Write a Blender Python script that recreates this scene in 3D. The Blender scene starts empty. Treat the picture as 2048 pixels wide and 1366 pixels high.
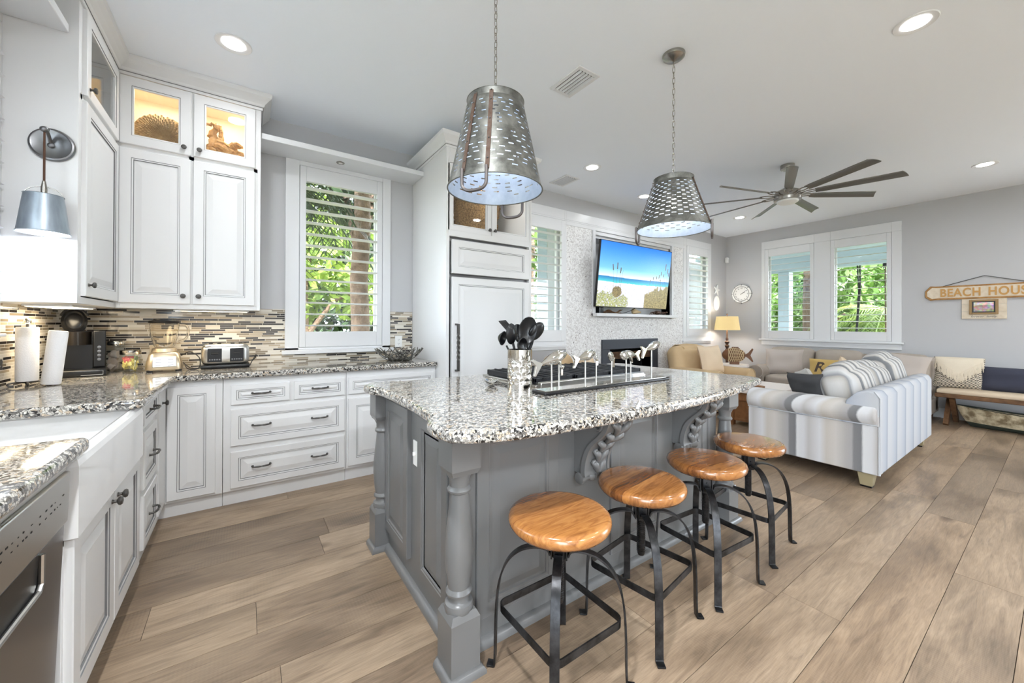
import bpy, bmesh, math, random
from mathutils import Vector, Matrix
sc = bpy.context.scene
COL = sc.collection
R = math.radians
PI = math.pi
random.seed(7)
# ------------------------------------------------------------------ camera, world, sun, exposure
CAMZ = 1.25
yaw, pit, rol = R(55.311), R(0.2176), R(0.2169)
_f = Vector((math.cos(yaw)*math.cos(pit), math.sin(yaw)*math.cos(pit), math.sin(pit)))
_r = Vector((math.sin(yaw), -math.cos(yaw), 0)); _u = _r.cross(_f)
_r, _u = _r*math.cos(rol)+_u*math.sin(rol), -_r*math.sin(rol)+_u*math.cos(rol)
cam = bpy.data.cameras.new('camera'); cam.sensor_width = 36; cam.lens = 770.0/2048*36
cam.shift_y = -(683-646.32)/2048; cam.clip_start = 0.02; cam.clip_end = 300
camo = bpy.data.objects.new('camera', cam); COL.objects.link(camo); sc.camera = camo
m = Matrix.Identity(4)
for i in range(3):
    m[i][0], m[i][1], m[i][2] = _r[i], _u[i], -_f[i]
m[2][3] = CAMZ
camo.matrix_world = m
w = bpy.data.worlds.new('world'); sc.world = w; w.use_nodes = True
_bg = w.node_tree.nodes['Background']
_bg.inputs['Color'].default_value = (0.80, 0.90, 1.0, 1); _bg.inputs['Strength'].default_value = 4.8
sun = bpy.data.lights.new('sun', 'SUN'); sun.energy = 5; sun.angle = R(1); sun.color = (1, .96, .9)
suno = bpy.data.objects.new('sun', sun); COL.objects.link(suno)
suno.rotation_euler = (R(31), 0, R(10))
CAN_W = 2.0        # watts of each visible recessed lamp; the added unseen ones are far stronger
sc.view_settings.view_transform = 'Standard'; sc.view_settings.look = 'None'
sc.view_settings.exposure = 1.55; sc.view_settings.gamma = 1; sc.view_settings.use_curve_mapping = False
cy = sc.cycles
cy.max_bounces = 12; cy.diffuse_bounces = 6; cy.glossy_bounces = 5; cy.transmission_bounces = 8; cy.transparent_max_bounces = 32
cy.caustics_reflective = False; cy.caustics_refractive = False; cy.sample_clamp_indirect = 6; cy.use_denoising = True

# ------------------------------------------------------------------ helpers
ROOT = {}
class MB:
    """collects geometry in world (or local) coordinates for ONE mesh"""
    def __init__(s): s.v = []; s.f = []; s.mi = []; s.M = Matrix.Identity(4); s.cm = 0; s.rnd = None
    def add(s, vs, fs, mi=None):
        b = len(s.v); M = s.M
        s.v += [tuple(M @ Vector(p)) for p in vs]
        flip = M.to_3x3().determinant() < 0
        for f in fs:
            q = [b+i for i in f]
            s.f.append(q[::-1] if flip else q); s.mi.append(s.cm if mi is None else mi)
        return s
    def box(s, x0, x1, y0, y1, z0, z1, mi=None):
        vs = [(x, y, z) for z in (z0, z1) for y in (y0, y1) for x in (x0, x1)]
        return s.add(vs, [(0,2,3,1), (4,5,7,6), (0,1,5,4), (2,6,7,3), (0,4,6,2), (1,3,7,5)], mi)
    def taper(s, x0, x1, y0, y1, z0, z1, k, mi=None):
        cx, cy_ = (x0+x1)/2, (y0+y1)/2
        vs = [(x, y, z0) for y in (y0, y1) for x in (x0, x1)]
        vs = [(cx+(x-cx)*k, cy_+(y-cy_)*k, z0) for x, y, z in vs]+[(x, y, z1) for x, y, z in vs]
        return s.add(vs, [(0,2,3,1), (4,5,7,6), (0,1,5,4), (2,6,7,3), (0,4,6,2), (1,3,7,5)], mi)
    def prism(s, pts, a0, a1, axis='z', mi=None):
        n = len(pts)
        def P(p, a):
            return {'z': (p[0], p[1], a), 'y': (p[0], a, p[1]), 'x': (a, p[0], p[1])}[axis]
        ar = sum(pts[i][0]*pts[(i+1) % n][1]-pts[(i+1) % n][0]*pts[i][1] for i in range(n))
        if (ar < 0) != (axis == 'y'): pts = pts[::-1]
        vs = [P(p, a0) for p in pts]+[P(p, a1) for p in pts]
        fs = [tuple(range(n))[::-1], tuple(range(n, 2*n))]
        for i in range(n):
            j = (i+1) % n; fs.append((i, j, n+j, n+i))
        return s.add(vs, fs, mi)
    def lathe(s, prof, c=(0,0,0), n=24, mi=None, cap0=True, cap1=True, sx=1, sy=1):
        vs, fs = [], []; m_ = len(prof)
        for r, z in prof:
            for i in range(n):
                a = 2*PI*i/n; vs.append((c[0]+r*math.cos(a)*sx, c[1]+r*math.sin(a)*sy, c[2]+z))
        for k in range(m_-1):
            for i in range(n):
                j = (i+1) % n; fs.append((k*n+i, k*n+j, (k+1)*n+j, (k+1)*n+i))
        if cap0: fs.append(tuple(range(n))[::-1])
        if cap1: fs.append(tuple(range((m_-1)*n, m_*n)))
        return s.add(vs, fs, mi)
    def lathe_ax(s, prof, p0, axis, n=24, mi=None, **k):
        """lathe about an arbitrary axis through p0; profile z runs along axis"""
        q = Vector((0,0,1)).rotation_difference(Vector(axis).normalized()).to_matrix().to_4x4()
        old = s.M; s.M = old @ Matrix.Translation(p0) @ q; s.lathe(prof, (0,0,0), n, mi, **k); s.M = old; return s
    def cyl(s, p0, p1, r0, r1=None, n=16, mi=None):
        p0, p1 = Vector(p0), Vector(p1); d = p1-p0
        return s.lathe_ax([(r0, 0), (r0 if r1 is None else r1, d.length)], p0, d, n, mi)
    def tube(s, pts, r, n=8, closed=False, mi=None, sq=None, up=None):
        """tube along pts; sq=(w,h) makes a flat bar, up fixes its reference direction"""
        P = [Vector(p) for p in pts]; N = len(P); vs, fs = [], []
        def tan(i):
            if closed: return (P[(i+1) % N]-P[i-1]).normalized()
            return (P[min(i+1, N-1)]-P[max(i-1, 0)]).normalized()
        t0 = tan(0)
        ref = Vector(up) if up else (Vector((0,0,1)) if abs(t0.z) < .9 else Vector((1,0,0)))
        nv = (ref-t0*ref.dot(t0)).normalized(); k = 4 if sq else n
        for i in range(N):
            t = tan(i)
            base = Vector(up) if up else nv
            nv2 = base-t*base.dot(t)
            nv = nv2.normalized() if nv2.length > 1e-6 else nv
            b = t.cross(nv)
            rr = r[i] if isinstance(r, (list, tuple)) else r
            if sq:
                for a, c in ((-1,-1), (1,-1), (1,1), (-1,1)):
                    vs.append(P[i]+nv*(a*sq[0]/2)+b*(c*sq[1]/2))
            else:
                for j in range(n):
                    a = 2*PI*j/n; vs.append(P[i]+nv*(rr*math.cos(a))+b*(rr*math.sin(a)))
        for i in range(N if closed else N-1):
            a, c = i*k, ((i+1) % N)*k
            for j in range(k):
                l = (j+1) % k; fs.append((a+j, a+l, c+l, c+j))
        if not closed: fs += [tuple(range(k))[::-1], tuple(range((N-1)*k, N*k))]
        return s.add(vs, fs, mi)
    def ell(s, c, rx, ry, rz, nu=20, nv=12, e=1.0, mi=None):
        vs, fs = [], []
        def sp(x): return math.copysign(abs(x)**e, x)
        for k in range(1, nv):
            b = PI*k/nv
            for i in range(nu):
                a = 2*PI*i/nu
                vs.append((c[0]+rx*sp(math.sin(b))*sp(math.cos(a)), c[1]+ry*sp(math.sin(b))*sp(math.sin(a)), c[2]-rz*sp(math.cos(b))))
        for k in range(nv-2):
            for i in range(nu):
                j = (i+1) % nu; fs.append((k*nu+i, k*nu+j, (k+1)*nu+j, (k+1)*nu+i))
        vs += [(c[0], c[1], c[2]-rz), (c[0], c[1], c[2]+rz)]; a = len(vs)
        for i in range(nu):
            j = (i+1) % nu; fs += [(a-2, j, i), (a-1, (nv-2)*nu+i, (nv-2)*nu+j)]
        return s.add(vs, fs, mi)
    def soft(s, x0, x1, y0, y1, z0, z1, r=.05, bulge=(0,0,0), n=10, mi=None):
        """rounded, slightly puffed cushion block"""
        c = Vector(((x0+x1)/2, (y0+y1)/2, (z0+z1)/2)); h = Vector(((x1-x0)/2, (y1-y0)/2, (z1-z0)/2))
        r = min(r, min(h)*.98)
        idx = {}; vs = []; fs = []
        def vert(p):
            k = tuple(round(q*n) for q in p)
            if k in idx: return idx[k]
            g = Vector([math.copysign(abs(q)**.7, q) for q in p])
            P = Vector([g[i]*h[i] for i in range(3)])
            q = Vector([max(-(h[i]-r), min(h[i]-r, P[i])) for i in range(3)])
            d = P-q
            if d.length > 1e-9: P = q+d.normalized()*r
            for i in range(3):
                j, l = (i+1) % 3, (i+2) % 3
                P[i] += (P[i]/h[i])*bulge[i]*max(0, 1-p[j]**2)*max(0, 1-p[l]**2)
            idx[k] = len(vs); vs.append(tuple(c+P)); return idx[k]
        for ax in range(3):
            for sg in (-1, 1):
                for i in range(-n, n, 2):
                    for j in range(-n, n, 2):
                        q = []
                        for a, b in ((i, j), (i+2, j), (i+2, j+2), (i, j+2)):
                            p = [0,0,0]; p[ax] = sg; p[(ax+1) % 3] = a/n; p[(ax+2) % 3] = b/n; q.append(vert(p))
                        fs.append(tuple(q) if sg > 0 else tuple(q[::-1]))
        return s.add(vs, fs, mi)
    def pillow(s, wd, hg, th, n=14, k=.08, mi=None, wr=0.0, seed=1):
        """throw pillow in the local XZ plane, thickness along Y, base at z=0"""
        rg = random.Random(seed); ph = [rg.uniform(0, 6) for _ in range(4)]
        vs, fs = [], []
        for sd in (-1, 1):
            for i in range(n+1):
                for j in range(n+1):
                    u_, v_ = -1+2*i/n, -1+2*j/n
                    x = wd/2*u_*(1-k*(1-v_*v_)); z = hg/2*v_*(1-k*(1-u_*u_))
                    t = (max(0, 1-u_**4)*max(0, 1-v_**4))**.55
                    y = sd*th/2*t*(1+wr*math.sin(5*u_+ph[0]+3*v_)+wr*math.sin(6*v_+ph[1]-2*u_))
                    vs.append((x, y, z+hg/2))
        a = (n+1)**2
        for i in range(n):
            for j in range(n):
                p = i*(n+1)+j; q = (p, p+n+1, p+n+2, p+1)
                fs.append(q); fs.append(tuple(t+a for t in q[::-1]))
        return s.add(vs, fs, mi)
    def loops(s, W, H, lst, cap=True, back=True):
        """nested rectangles in local XZ (front = -Y): lst of (inset, y, mat of the band leading here)"""
        vs, fs, mis = [], [], []
        for ins, y, mi in lst:
            vs += [(ins, y, ins), (W-ins, y, ins), (W-ins, y, H-ins), (ins, y, H-ins)]
        for k in range(len(lst)-1):
            for i in range(4):
                j = (i+1) % 4; fs.append((k*4+i, k*4+j, k*4+4+j, k*4+4+i)); mis.append(lst[k+1][2])
        if cap:
            k = (len(lst)-1)*4; fs.append((k, k+1, k+2, k+3)); mis.append(lst[-1][2])
        if back: fs.append((3, 2, 1, 0)); mis.append(0)
        for f, mi in zip(fs, mis): s.add([vs[i] for i in f], [tuple(range(len(f)))], mi)
        return s
    def build(s, name, mats, parent=None, bevel=0, seg=2, smooth=38, sub=0, weld=False, **props):
        if not isinstance(mats, (list, tuple)): mats = [mats]
        vs = s.v
        if parent is not None and not props.pop('local', False):
            iv = ROOT[parent.name].inverted(); vs = [tuple(iv @ Vector(p)) for p in vs]
        props.pop('local', None)
        org = props.pop('origin', None)
        if org: vs = [(p[0]-org[0], p[1]-org[1], p[2]-org[2]) for p in vs]
        me = bpy.data.meshes.new(name); me.from_pydata(vs, [], s.f)
        for mt in mats: me.materials.append(mt)
        me.polygons.foreach_set('material_index', s.mi)
        if s.rnd is not None:
            at = me.attributes.new('rnd', 'FLOAT', 'FACE'); at.data.foreach_set('value', s.rnd)
        bm = bmesh.new(); bm.from_mesh(me)
        if weld: bmesh.ops.remove_doubles(bm, verts=bm.verts, dist=1e-5)
        for fc in bm.faces: fc.smooth = bool(smooth)
        if smooth:
            lim = R(smooth)
            for e in bm.edges:
                e.smooth = len(e.link_faces) == 2 and e.calc_face_angle(4) < lim
        bm.to_mesh(me); bm.free()
        o = bpy.data.objects.new(name, me); COL.objects.link(o)
        if org: o.location = org
        if parent is not None:
            o.parent = parent; ROOT[o.name] = ROOT[parent.name]
        else: ROOT[o.name] = Matrix.Translation(org or (0,0,0))
        if bevel:
            b = o.modifiers.new('bevel', 'BEVEL'); b.width = bevel; b.segments = seg; b.limit_method = 'ANGLE'; b.angle_limit = R(40); b.harden_normals = False
        if sub:
            b = o.modifiers.new('sub', 'SUBSURF'); b.levels = sub; b.render_levels = sub
        for k, v in props.items(): o[k] = v
        return o
def thing(name, label, cat, loc=(0,0,0), rz=0, group=None, kind=None, rx=0):
    o = bpy.data.objects.new(name, None); COL.objects.link(o); o.empty_display_size = .1
    o.location = loc; o.rotation_euler = (rx, 0, rz)
    ROOT[o.name] = Matrix.Translation(loc) @ Matrix.Rotation(rz, 4, 'Z') @ Matrix.Rotation(rx, 4, 'X')
    if label: o['label'] = label; o['category'] = cat
    if group: o['group'] = group
    if kind: o['kind'] = kind
    return o
def dup(root, loc, rz=None, label=None, scale=None):
    def cp(o, par):
        c = o.copy(); COL.objects.link(c)
        if par is not None: c.parent = par
        for ch in [k for k in COL.objects if k.parent == o]: cp(ch, c)
        return c
    r = cp(root, None); r.location = loc
    if rz is not None: r.rotation_euler[2] = rz
    if label: r['label'] = label
    if scale: r.scale = scale
    return r
def light(name, kind, loc, energy, size, color=(1,1,1), parent=None, rot=None, spread=None, shape='DISK', size_y=None):
    l = bpy.data.lights.new(name, kind); l.energy = energy; l.color = color
    if kind == 'AREA':
        l.shape = shape; l.size = size
        if size_y: l.size_y = size_y
        if spread: l.spread = spread
    else: l.shadow_soft_size = size
    o = bpy.data.objects.new(name, l); COL.objects.link(o)
    o.location = (ROOT[parent.name].inverted() @ Vector(loc)) if parent is not None else loc
    if rot: o.rotation_euler = rot
    if parent is not None: o.parent = parent
    return o
def text(body, size, depth, M, name, mt, parent, shear=0, offset=0, spacing=1, align='CENTER', fit=None):
    cu = bpy.data.curves.new('t', 'FONT'); cu.body = body; cu.size = size; cu.extrude = depth; cu.shear = shear
    cu.offset = offset; cu.space_character = spacing; cu.align_x = align; cu.align_y = 'CENTER'
    t = bpy.data.objects.new('t', cu); COL.objects.link(t)
    me = bpy.data.meshes.new_from_object(t.evaluated_get(bpy.context.evaluated_depsgraph_get()))
    bpy.data.objects.remove(t); bpy.data.curves.remove(cu)
    if fit:
        xs = [v.co.x for v in me.vertices]; ys = [v.co.y for v in me.vertices]; cx, cy0 = (min(xs)+max(xs))/2, (min(ys)+max(ys))/2
        M = M @ Matrix.Diagonal((fit[0]/(max(xs)-min(xs)), fit[1]/(max(ys)-min(ys)), 1, 1)) @ T((-cx, -cy0, 0))
    me.transform(ROOT[parent.name].inverted() @ M)
    me.materials.clear(); me.materials.append(mt); me.name = name
    o = bpy.data.objects.new(name, me); COL.objects.link(o); o.parent = parent; ROOT[o.name] = ROOT[parent.name]
    return o
def arc(c, r, a0, a1, n, plane='xz', k=1.0):
    out = []
    for i in range(n+1):
        a = a0+(a1-a0)*i/n; x, y = r*math.cos(a), r*math.sin(a)*k
        out.append({'xz': (c[0]+x, c[1], c[2]+y), 'xy': (c[0]+x, c[1]+y, c[2]), 'yz': (c[0], c[1]+x, c[2]+y)}[plane])
    return out
def bez(p, n=12):
    """Catmull-Rom through points"""
    P = [Vector(q) for q in p]; P = [P[0]*2-P[1]]+P+[P[-1]*2-P[-2]]; out = []
    for i in range(1, len(P)-2):
        for k in range(n):
            t = k/n; a, b, c, d = P[i-1], P[i], P[i+1], P[i+2]
            out.append(.5*((2*b)+(c-a)*t+(2*a-5*b+4*c-d)*t*t+(3*b-a-3*c+d)*t**3))
    return out+[P[-2]]
T = Matrix.Translation
def RZ(a): return Matrix.Rotation(a, 4, 'Z')
def RX(a): return Matrix.Rotation(a, 4, 'X')
def RY(a): return Matrix.Rotation(a, 4, 'Y')
# ------------------------------------------------------------------ materials
def lin(c):
    return tuple(((v/255)/12.92 if v/255 <= .04045 else ((v/255+.055)/1.055)**2.4) for v in c)+(1,)
class NT:
    def __init__(s, mt): s.t = mt.node_tree; s.b = s.t.nodes['Principled BSDF']
    def n(s, typ, ins=None, **props):
        nd = s.t.nodes.new('ShaderNode'+typ)
        for k, v in props.items(): setattr(nd, k, v)
        for k, v in (ins or {}).items():
            if hasattr(v, 'is_output') or isinstance(v, bpy.types.NodeSocket): s.t.links.new(v, nd.inputs[k])
            else: nd.inputs[k].default_value = v
        return nd
    def link(s, a, b): s.t.links.new(a, b)
    def ramp(s, fac, stops, interp='LINEAR'):
        r = s.n('ValToRGB'); cr = r.color_ramp; cr.interpolation = interp
        while len(cr.elements) < len(stops): cr.elements.new(.5)
        for e, (p, c) in zip(cr.elements, stops): e.position = p; e.color = lin(c)
        s.link(fac, r.inputs['Fac']); return r.outputs['Color']
    def coord(s, scale=(1,1,1), which='Object', loc=(0,0,0), rot=(0,0,0)):
        c = s.n('TexCoord'); mp = s.n('Mapping', {'Vector': c.outputs[which], 'Scale': scale, 'Location': loc, 'Rotation': rot})
        return mp.outputs['Vector']
    def noise(s, vec, scale, detail=3, rough=.55, dist=0):
        return s.n('TexNoise', {'Vector': vec, 'Scale': scale, 'Detail': detail, 'Roughness': rough, 'Distortion': dist}).outputs['Fac']
    def mix(s, a, b, fac, mode='MIX'):
        nd = s.n('Mix', data_type='RGBA', blend_type=mode)
        for v, i in ((fac, 0), (a, 6), (b, 7)):
            if isinstance(v, bpy.types.NodeSocket): s.link(v, nd.inputs[i])
            else: nd.inputs[i].default_value = v
        return nd.outputs[2]
    def math(s, op, a, b=0.0):
        nd = s.n('Math', operation=op)
        for v, i in ((a, 0), (b, 1)):
            if isinstance(v, bpy.types.NodeSocket): s.link(v, nd.inputs[i])
            else: nd.inputs[i].default_value = v
        return nd.outputs[0]
    def bump(s, h, strength=.2, dist=.01):
        b = s.n('Bump', {'Height': h, 'Strength': strength, 'Distance': dist}); s.link(b.outputs['Normal'], s.b.inputs['Normal'])
def pbr(name, c, rough=.5, metal=0, bump=None, emit=0, ecol=None, spec=.5, coat=0, vary=None, trans=0, ior=1.45, alpha=1, sheen=0):
    mt = bpy.data.materials.new(name); mt.use_nodes = True; t = NT(mt); b = t.b
    b.inputs['Base Color'].default_value = lin(c); b.inputs['Roughness'].default_value = rough; b.inputs['Metallic'].default_value = metal
    b.inputs['Specular IOR Level'].default_value = spec; b.inputs['Coat Weight'].default_value = coat
    b.inputs['IOR'].default_value = ior; b.inputs['Transmission Weight'].default_value = trans; b.inputs['Alpha'].default_value = alpha
    if sheen: b.inputs['Sheen Weight'].default_value = sheen
    if emit:
        b.inputs['Emission Color'].default_value = lin(ecol or c); b.inputs['Emission Strength'].default_value = emit
    if vary:   # (scale, second colour, contrast)
        f = t.noise(t.coord(), vary[0], 5, .6)
        t.link(t.ramp(f, [(.5-vary[2], vary[1]), (.5+vary[2], c)]), b.inputs['Base Color'])
    if bump: t.bump(t.noise(t.coord(), bump[0], 4), bump[1], bump[2] if len(bump) > 2 else .01)
    return mt
M = {}
M['white'] = pbr('white_cabinet_paint', (224,224,224), .36, bump=(30, .015))
M['trim'] = pbr('white_trim_paint', (222,223,225), .3, bump=(25, .02))
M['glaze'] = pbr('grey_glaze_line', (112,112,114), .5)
M['wall'] = pbr('grey_wall_paint', (190,190,192), .55, bump=(90, .03))
M['ceil'] = pbr('ceiling_paint', (240,245,252), .7, bump=(60, .03))
M['louver'] = pbr('shutter_paint', (236,236,238), .35)
M['island'] = pbr('grey_island_paint', (112,112,112), .28, bump=(40, .015))
M['islandk'] = pbr('dark_island_groove', (88,88,89), .5)
M['iron'] = pbr('dark_pewter', (88,86,84), .42, .7, bump=(120, .1))
M['chrome'] = pbr('polished_metal', (225,222,216), .08, 1)
M['steel'] = pbr('brushed_steel', (196,194,190), .28, 1, bump=(9, .02))
M['darkst'] = pbr('dark_stainless', (128,128,130), .3, 1)
M['nickel'] = pbr('brushed_nickel', (158,154,148), .25, 1)
M['black'] = pbr('black_plastic', (19,19,21), .28)
M['blackm'] = pbr('black_matte', (26,26,28), .6)
M['castiron'] = pbr('cast_iron', (36,37,40), .5, .2, bump=(200, .2))
M['stoolsteel'] = pbr('blackened_steel', (40,40,41), .34, .75, vary=(14, (70,70,72), .12), bump=(60, .06))
M['porcelain'] = pbr('white_fireclay', (240,240,240), .08, coat=.4)
M['paper'] = pbr('paper_towel', (238,238,240), .95, bump=(130, .5, .003))
M['cream'] = pbr('cream_interior', (250,240,220), .5)
M['plate'] = pbr('white_plastic_plate', (234,234,232), .3)
M['beige'] = pbr('beige_plate', (214,198,172), .35)
M['lamp'] = pbr('lamp_glow', (255,253,248), .4, emit=6)
M['bulb'] = pbr('bulb_glow', (255,252,245), .4, emit=22)
M['warmglow'] = pbr('warm_glow', (255,238,204), .4, emit=3)
M['bulb2'] = pbr('frosted_bulb', (255,252,245), .4, emit=5)
M['cord'] = pbr('brown_cord', (84,58,44), .8)
M['sky_blue'] = pbr('pale_blue_siding', (208,222,229), .6)
M['leafA'] = pbr('leaf_green', (116,150,60), .5, vary=(1.7, (62,92,34), .18))
M['leafB'] = pbr('leaf_dark_green', (62,84,46), .5, vary=(1.4, (32,46,28), .18))
M['leafC'] = pbr('leaf_yellow_green', (178,196,96), .5, vary=(1.9, (96,128,52), .18))
M['bark'] = pbr('grey_brown_bark', (150,124,104), .9, vary=(9, (98,78,64), .2), bump=(16, .8, .05))
M['ground'] = pbr('lawn', (112,120,70), .95, vary=(2, (88,76,52), .2))
M['bounce_slab'] = pbr('pale_bounce_slab', (214,212,208), .9)
M['tan'] = pbr('tan_slipcover', (206,180,142), .9, bump=(220, .15), vary=(3, (190,162,124), .3))
M['tanpillow'] = pbr('beige_pillow', (218,196,168), .9, bump=(180, .2))
M['taupe'] = pbr('taupe_linen', (172,162,152), .92, bump=(260, .2), vary=(4, (158,148,138), .3))
M['taupepillow'] = pbr('taupe_pillow_linen', (184,174,166), .92, bump=(260, .2))
M['charcoal'] = pbr('charcoal_pillow_cloth', (66,66,68), .92, bump=(260, .2))
M['lightgrey'] = pbr('light_grey_pillow_cloth', (196,194,190), .92, bump=(260, .2))
M['mustard'] = pbr('mustard_burlap', (198,168,104), .95, bump=(300, .4))
M['cocoa'] = pbr('dark_brown_cocoa', (76,64,56), .8)
M['navy'] = pbr('navy_linen', (58,60,74), .95, bump=(260, .2))
M['creamyarn'] = pbr('cream_yarn', (218,206,186), .95, bump=(160, .4))
M['benchpad'] = pbr('oat_bench_cushion', (200,182,158), .9, bump=(260, .2))
M['shade'] = pbr('tan_lampshade', (214,190,138), .8, bump=(300, .1), emit=.12, ecol=(255,220,150))
M['bronze'] = pbr('bronze_brown', (96,72,60), .45, .3)
M['fishwood'] = pbr('carved_brown_wood', (122,82,52), .5, vary=(14, (88,56,34), .2))
M['rope'] = pbr('rope', (206,184,146), .9)
M['driftwood'] = pbr('driftwood', (206,166,112), .85, vary=(16, (140,96,54), .22), bump=(40, .7, .01))
M['wicker'] = pbr('seagrass_wicker', (198,160,108), .85, vary=(70, (96,68,38), .2), bump=(110, .9, .01))
M['nautilus'] = pbr('pale_shell_weave', (190,164,124), .8, vary=(26, (150,120,80), .25))
M['charcoalsteel'] = pbr('fireplace_slate_steel', (66,70,78), .45, .3)
M['soot_vent_shade'] = pbr('firebox_soot_vent_shade', (14,14,15), .8)
M['signwood'] = pbr('sign_edge_wood', (186,140,84), .7, vary=(18, (140,98,52), .2))
M['signpale'] = pbr('whitewashed_board', (226,214,196), .8, vary=(20, (206,190,166), .25))
M['signletter'] = pbr('carved_gold_letters', (192,146,84), .6)
M['clockface'] = pbr('clock_face', (240,240,238), .5)
M['clockink'] = pbr('clock_dark', (92,92,94), .5)
M['boat'] = pbr('weathered_cream_hull', (204,190,160), .8, vary=(11, (120,104,78), .12))
M['boatdark'] = pbr('green_black_hull', (52,58,50), .7)
M['benchwood'] = pbr('rough_brown_timber', (122,88,58), .75, vary=(12, (74,50,32), .22), bump=(22, .6))
M['tablewood'] = pbr('coffee_table_wood', (150,104,66), .5, vary=(10, (110,72,42), .2))
M['tablewhite'] = pbr('white_table_top', (226,218,212), .5)
M['glassjar'] = None
M['yellow'] = pbr('yellow_sachets', (226,208,118), .7, vary=(40, (240,226,150), .2))
M['pink'] = pbr('pink_sachets', (206,96,96), .7)
M['mint'] = pbr('green_sachets', (184,196,150), .7)
M['pod'] = pbr('coffee_pods', (214,196,180), .5)
M['blendbase'] = pbr('champagne_metal', (206,190,164), .3, .8)
M['bowlmetal'] = pbr('tarnished_silver', (150,148,142), .3, .9, vary=(30, (70,68,64), .2))
M['galvin'] = pbr('galvanised_inner_white', (188,200,214), .4, .15, vary=(18, (164,178,196), .2))
M['rust'] = pbr('rusty_band', (104,90,82), .75, .4, vary=(30, (84,60,46), .2))
M['blush'] = pbr('blush_metal', (108,102,100), .4, .8)
M['concrete'] = pbr('pale_house', (214,220,226), .7)
def m_glass():
    mt = bpy.data.materials.new('clear_glass'); mt.use_nodes = True; t = NT(mt)
    out = t.t.nodes['Material Output']
    tr = t.n('BsdfTransparent', {'Color': (.97, .98, .98, 1)}); gl = t.n('BsdfGlossy', {'Color': (1,1,1,1), 'Roughness': .02})
    fr = t.n('LayerWeight', {'Blend': .5}); fw = t.math('ADD', t.math('MULTIPLY', t.math('POWER', fr.outputs['Facing'], 4.0), .45), .03); mx = t.n('MixShader', {0: fw, 1: tr.outputs[0], 2: gl.outputs[0]})
    t.link(mx.outputs[0], out.inputs['Surface']); return mt
M['glass'] = m_glass()
M['jarglass'] = pbr('thick_glass', (250,246,238), .03, trans=1, ior=1.3)
def m_floor():
    mt = bpy.data.materials.new('wide_oak_planks'); mt.use_nodes = True; t = NT(mt)
    at = t.n('Attribute', attribute_name='rnd').outputs['Fac']
    c = t.n('TexCoord').outputs['Object']
    off = t.n('CombineXYZ', {'X': t.math('MULTIPLY', at, 37.0), 'Y': t.math('MULTIPLY', at, 91.0)}).outputs[0]
    v = t.n('VectorMath', {0: c, 1: off}, operation='ADD').outputs[0]
    vs = t.n('Mapping', {'Vector': v, 'Scale': (1.0, 9.0, 1.0)}).outputs[0]
    grain = t.noise(vs, 3.2, 7, .62, 1.4)
    big = t.noise(t.n('Mapping', {'Vector': v, 'Scale': (.7, 2.2, 1)}).outputs[0], 1.9, 3, .5, .6)
    col = t.ramp(grain, [(.22, (128,114,100)), (.42, (162,146,129)), (.6, (179,162,143)), (.85, (197,180,160))])
    tone = t.ramp(at, [(0, (196,186,176)), (.35, (232,222,210)), (.7, (250,242,232)), (1, (222,206,188))])
    col = t.mix(col, tone, .85, 'MULTIPLY')
    smudge = t.ramp(big, [(.30, (128,122,116)), (.42, (196,190,184)), (.54, (250,248,246)), (.7, (255,255,255))])
    col = t.mix(col, smudge, .62, 'MULTIPLY')
    vk = t.n('TexVoronoi', {'Vector': t.n('Mapping', {'Vector': v, 'Scale': (1.1, 2.6, 1)}).outputs[0], 'Scale': 1.05, 'Randomness': 1.0})
    knot = t.ramp(vk.outputs['Distance'], [(.0, (58,46,38)), (.055, (92,76,62)), (.13, (255,255,255))])
    col = t.mix(col, knot, .7, 'MULTIPLY')
    saw = t.n('TexWave', {'Vector': v, 'Scale': 24.0, 'Distortion': 2.2, 'Detail': 2.0, 'Detail Scale': .8}, bands_direction='X').outputs['Fac']
    sawm = t.math('MULTIPLY', saw, t.ramp(t.noise(v, 1.3, 2), [(.45, (0,0,0)), (.62, (255,255,255))]))
    fine = t.noise(t.n('Mapping', {'Vector': v, 'Scale': (3.0, 60.0, 1.0)}).outputs[0], 4.0, 4, .6)
    col = t.mix(col, t.ramp(fine, [(.3, (198,190,182)), (.6, (255,255,255))]), .5, 'MULTIPLY')
    col = t.mix(col, lin((196,176,152)), t.math('MULTIPLY', sawm, .06))
    t.link(col, t.b.inputs['Base Color'])
    t.link(t.n('MapRange', {'Value': grain, 'To Min': .3, 'To Max': .5}).outputs[0], t.b.inputs['Roughness'])
    t.bump(t.math('ADD', grain, t.math('MULTIPLY', sawm, .25)), .10, .004)
    return mt
M['floor'] = m_floor()
M['gap'] = pbr('plank_gap', (52,42,34), .9)
M['gaplight'] = pbr('plank_filled_seam', (206,188,164), .7)
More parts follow.
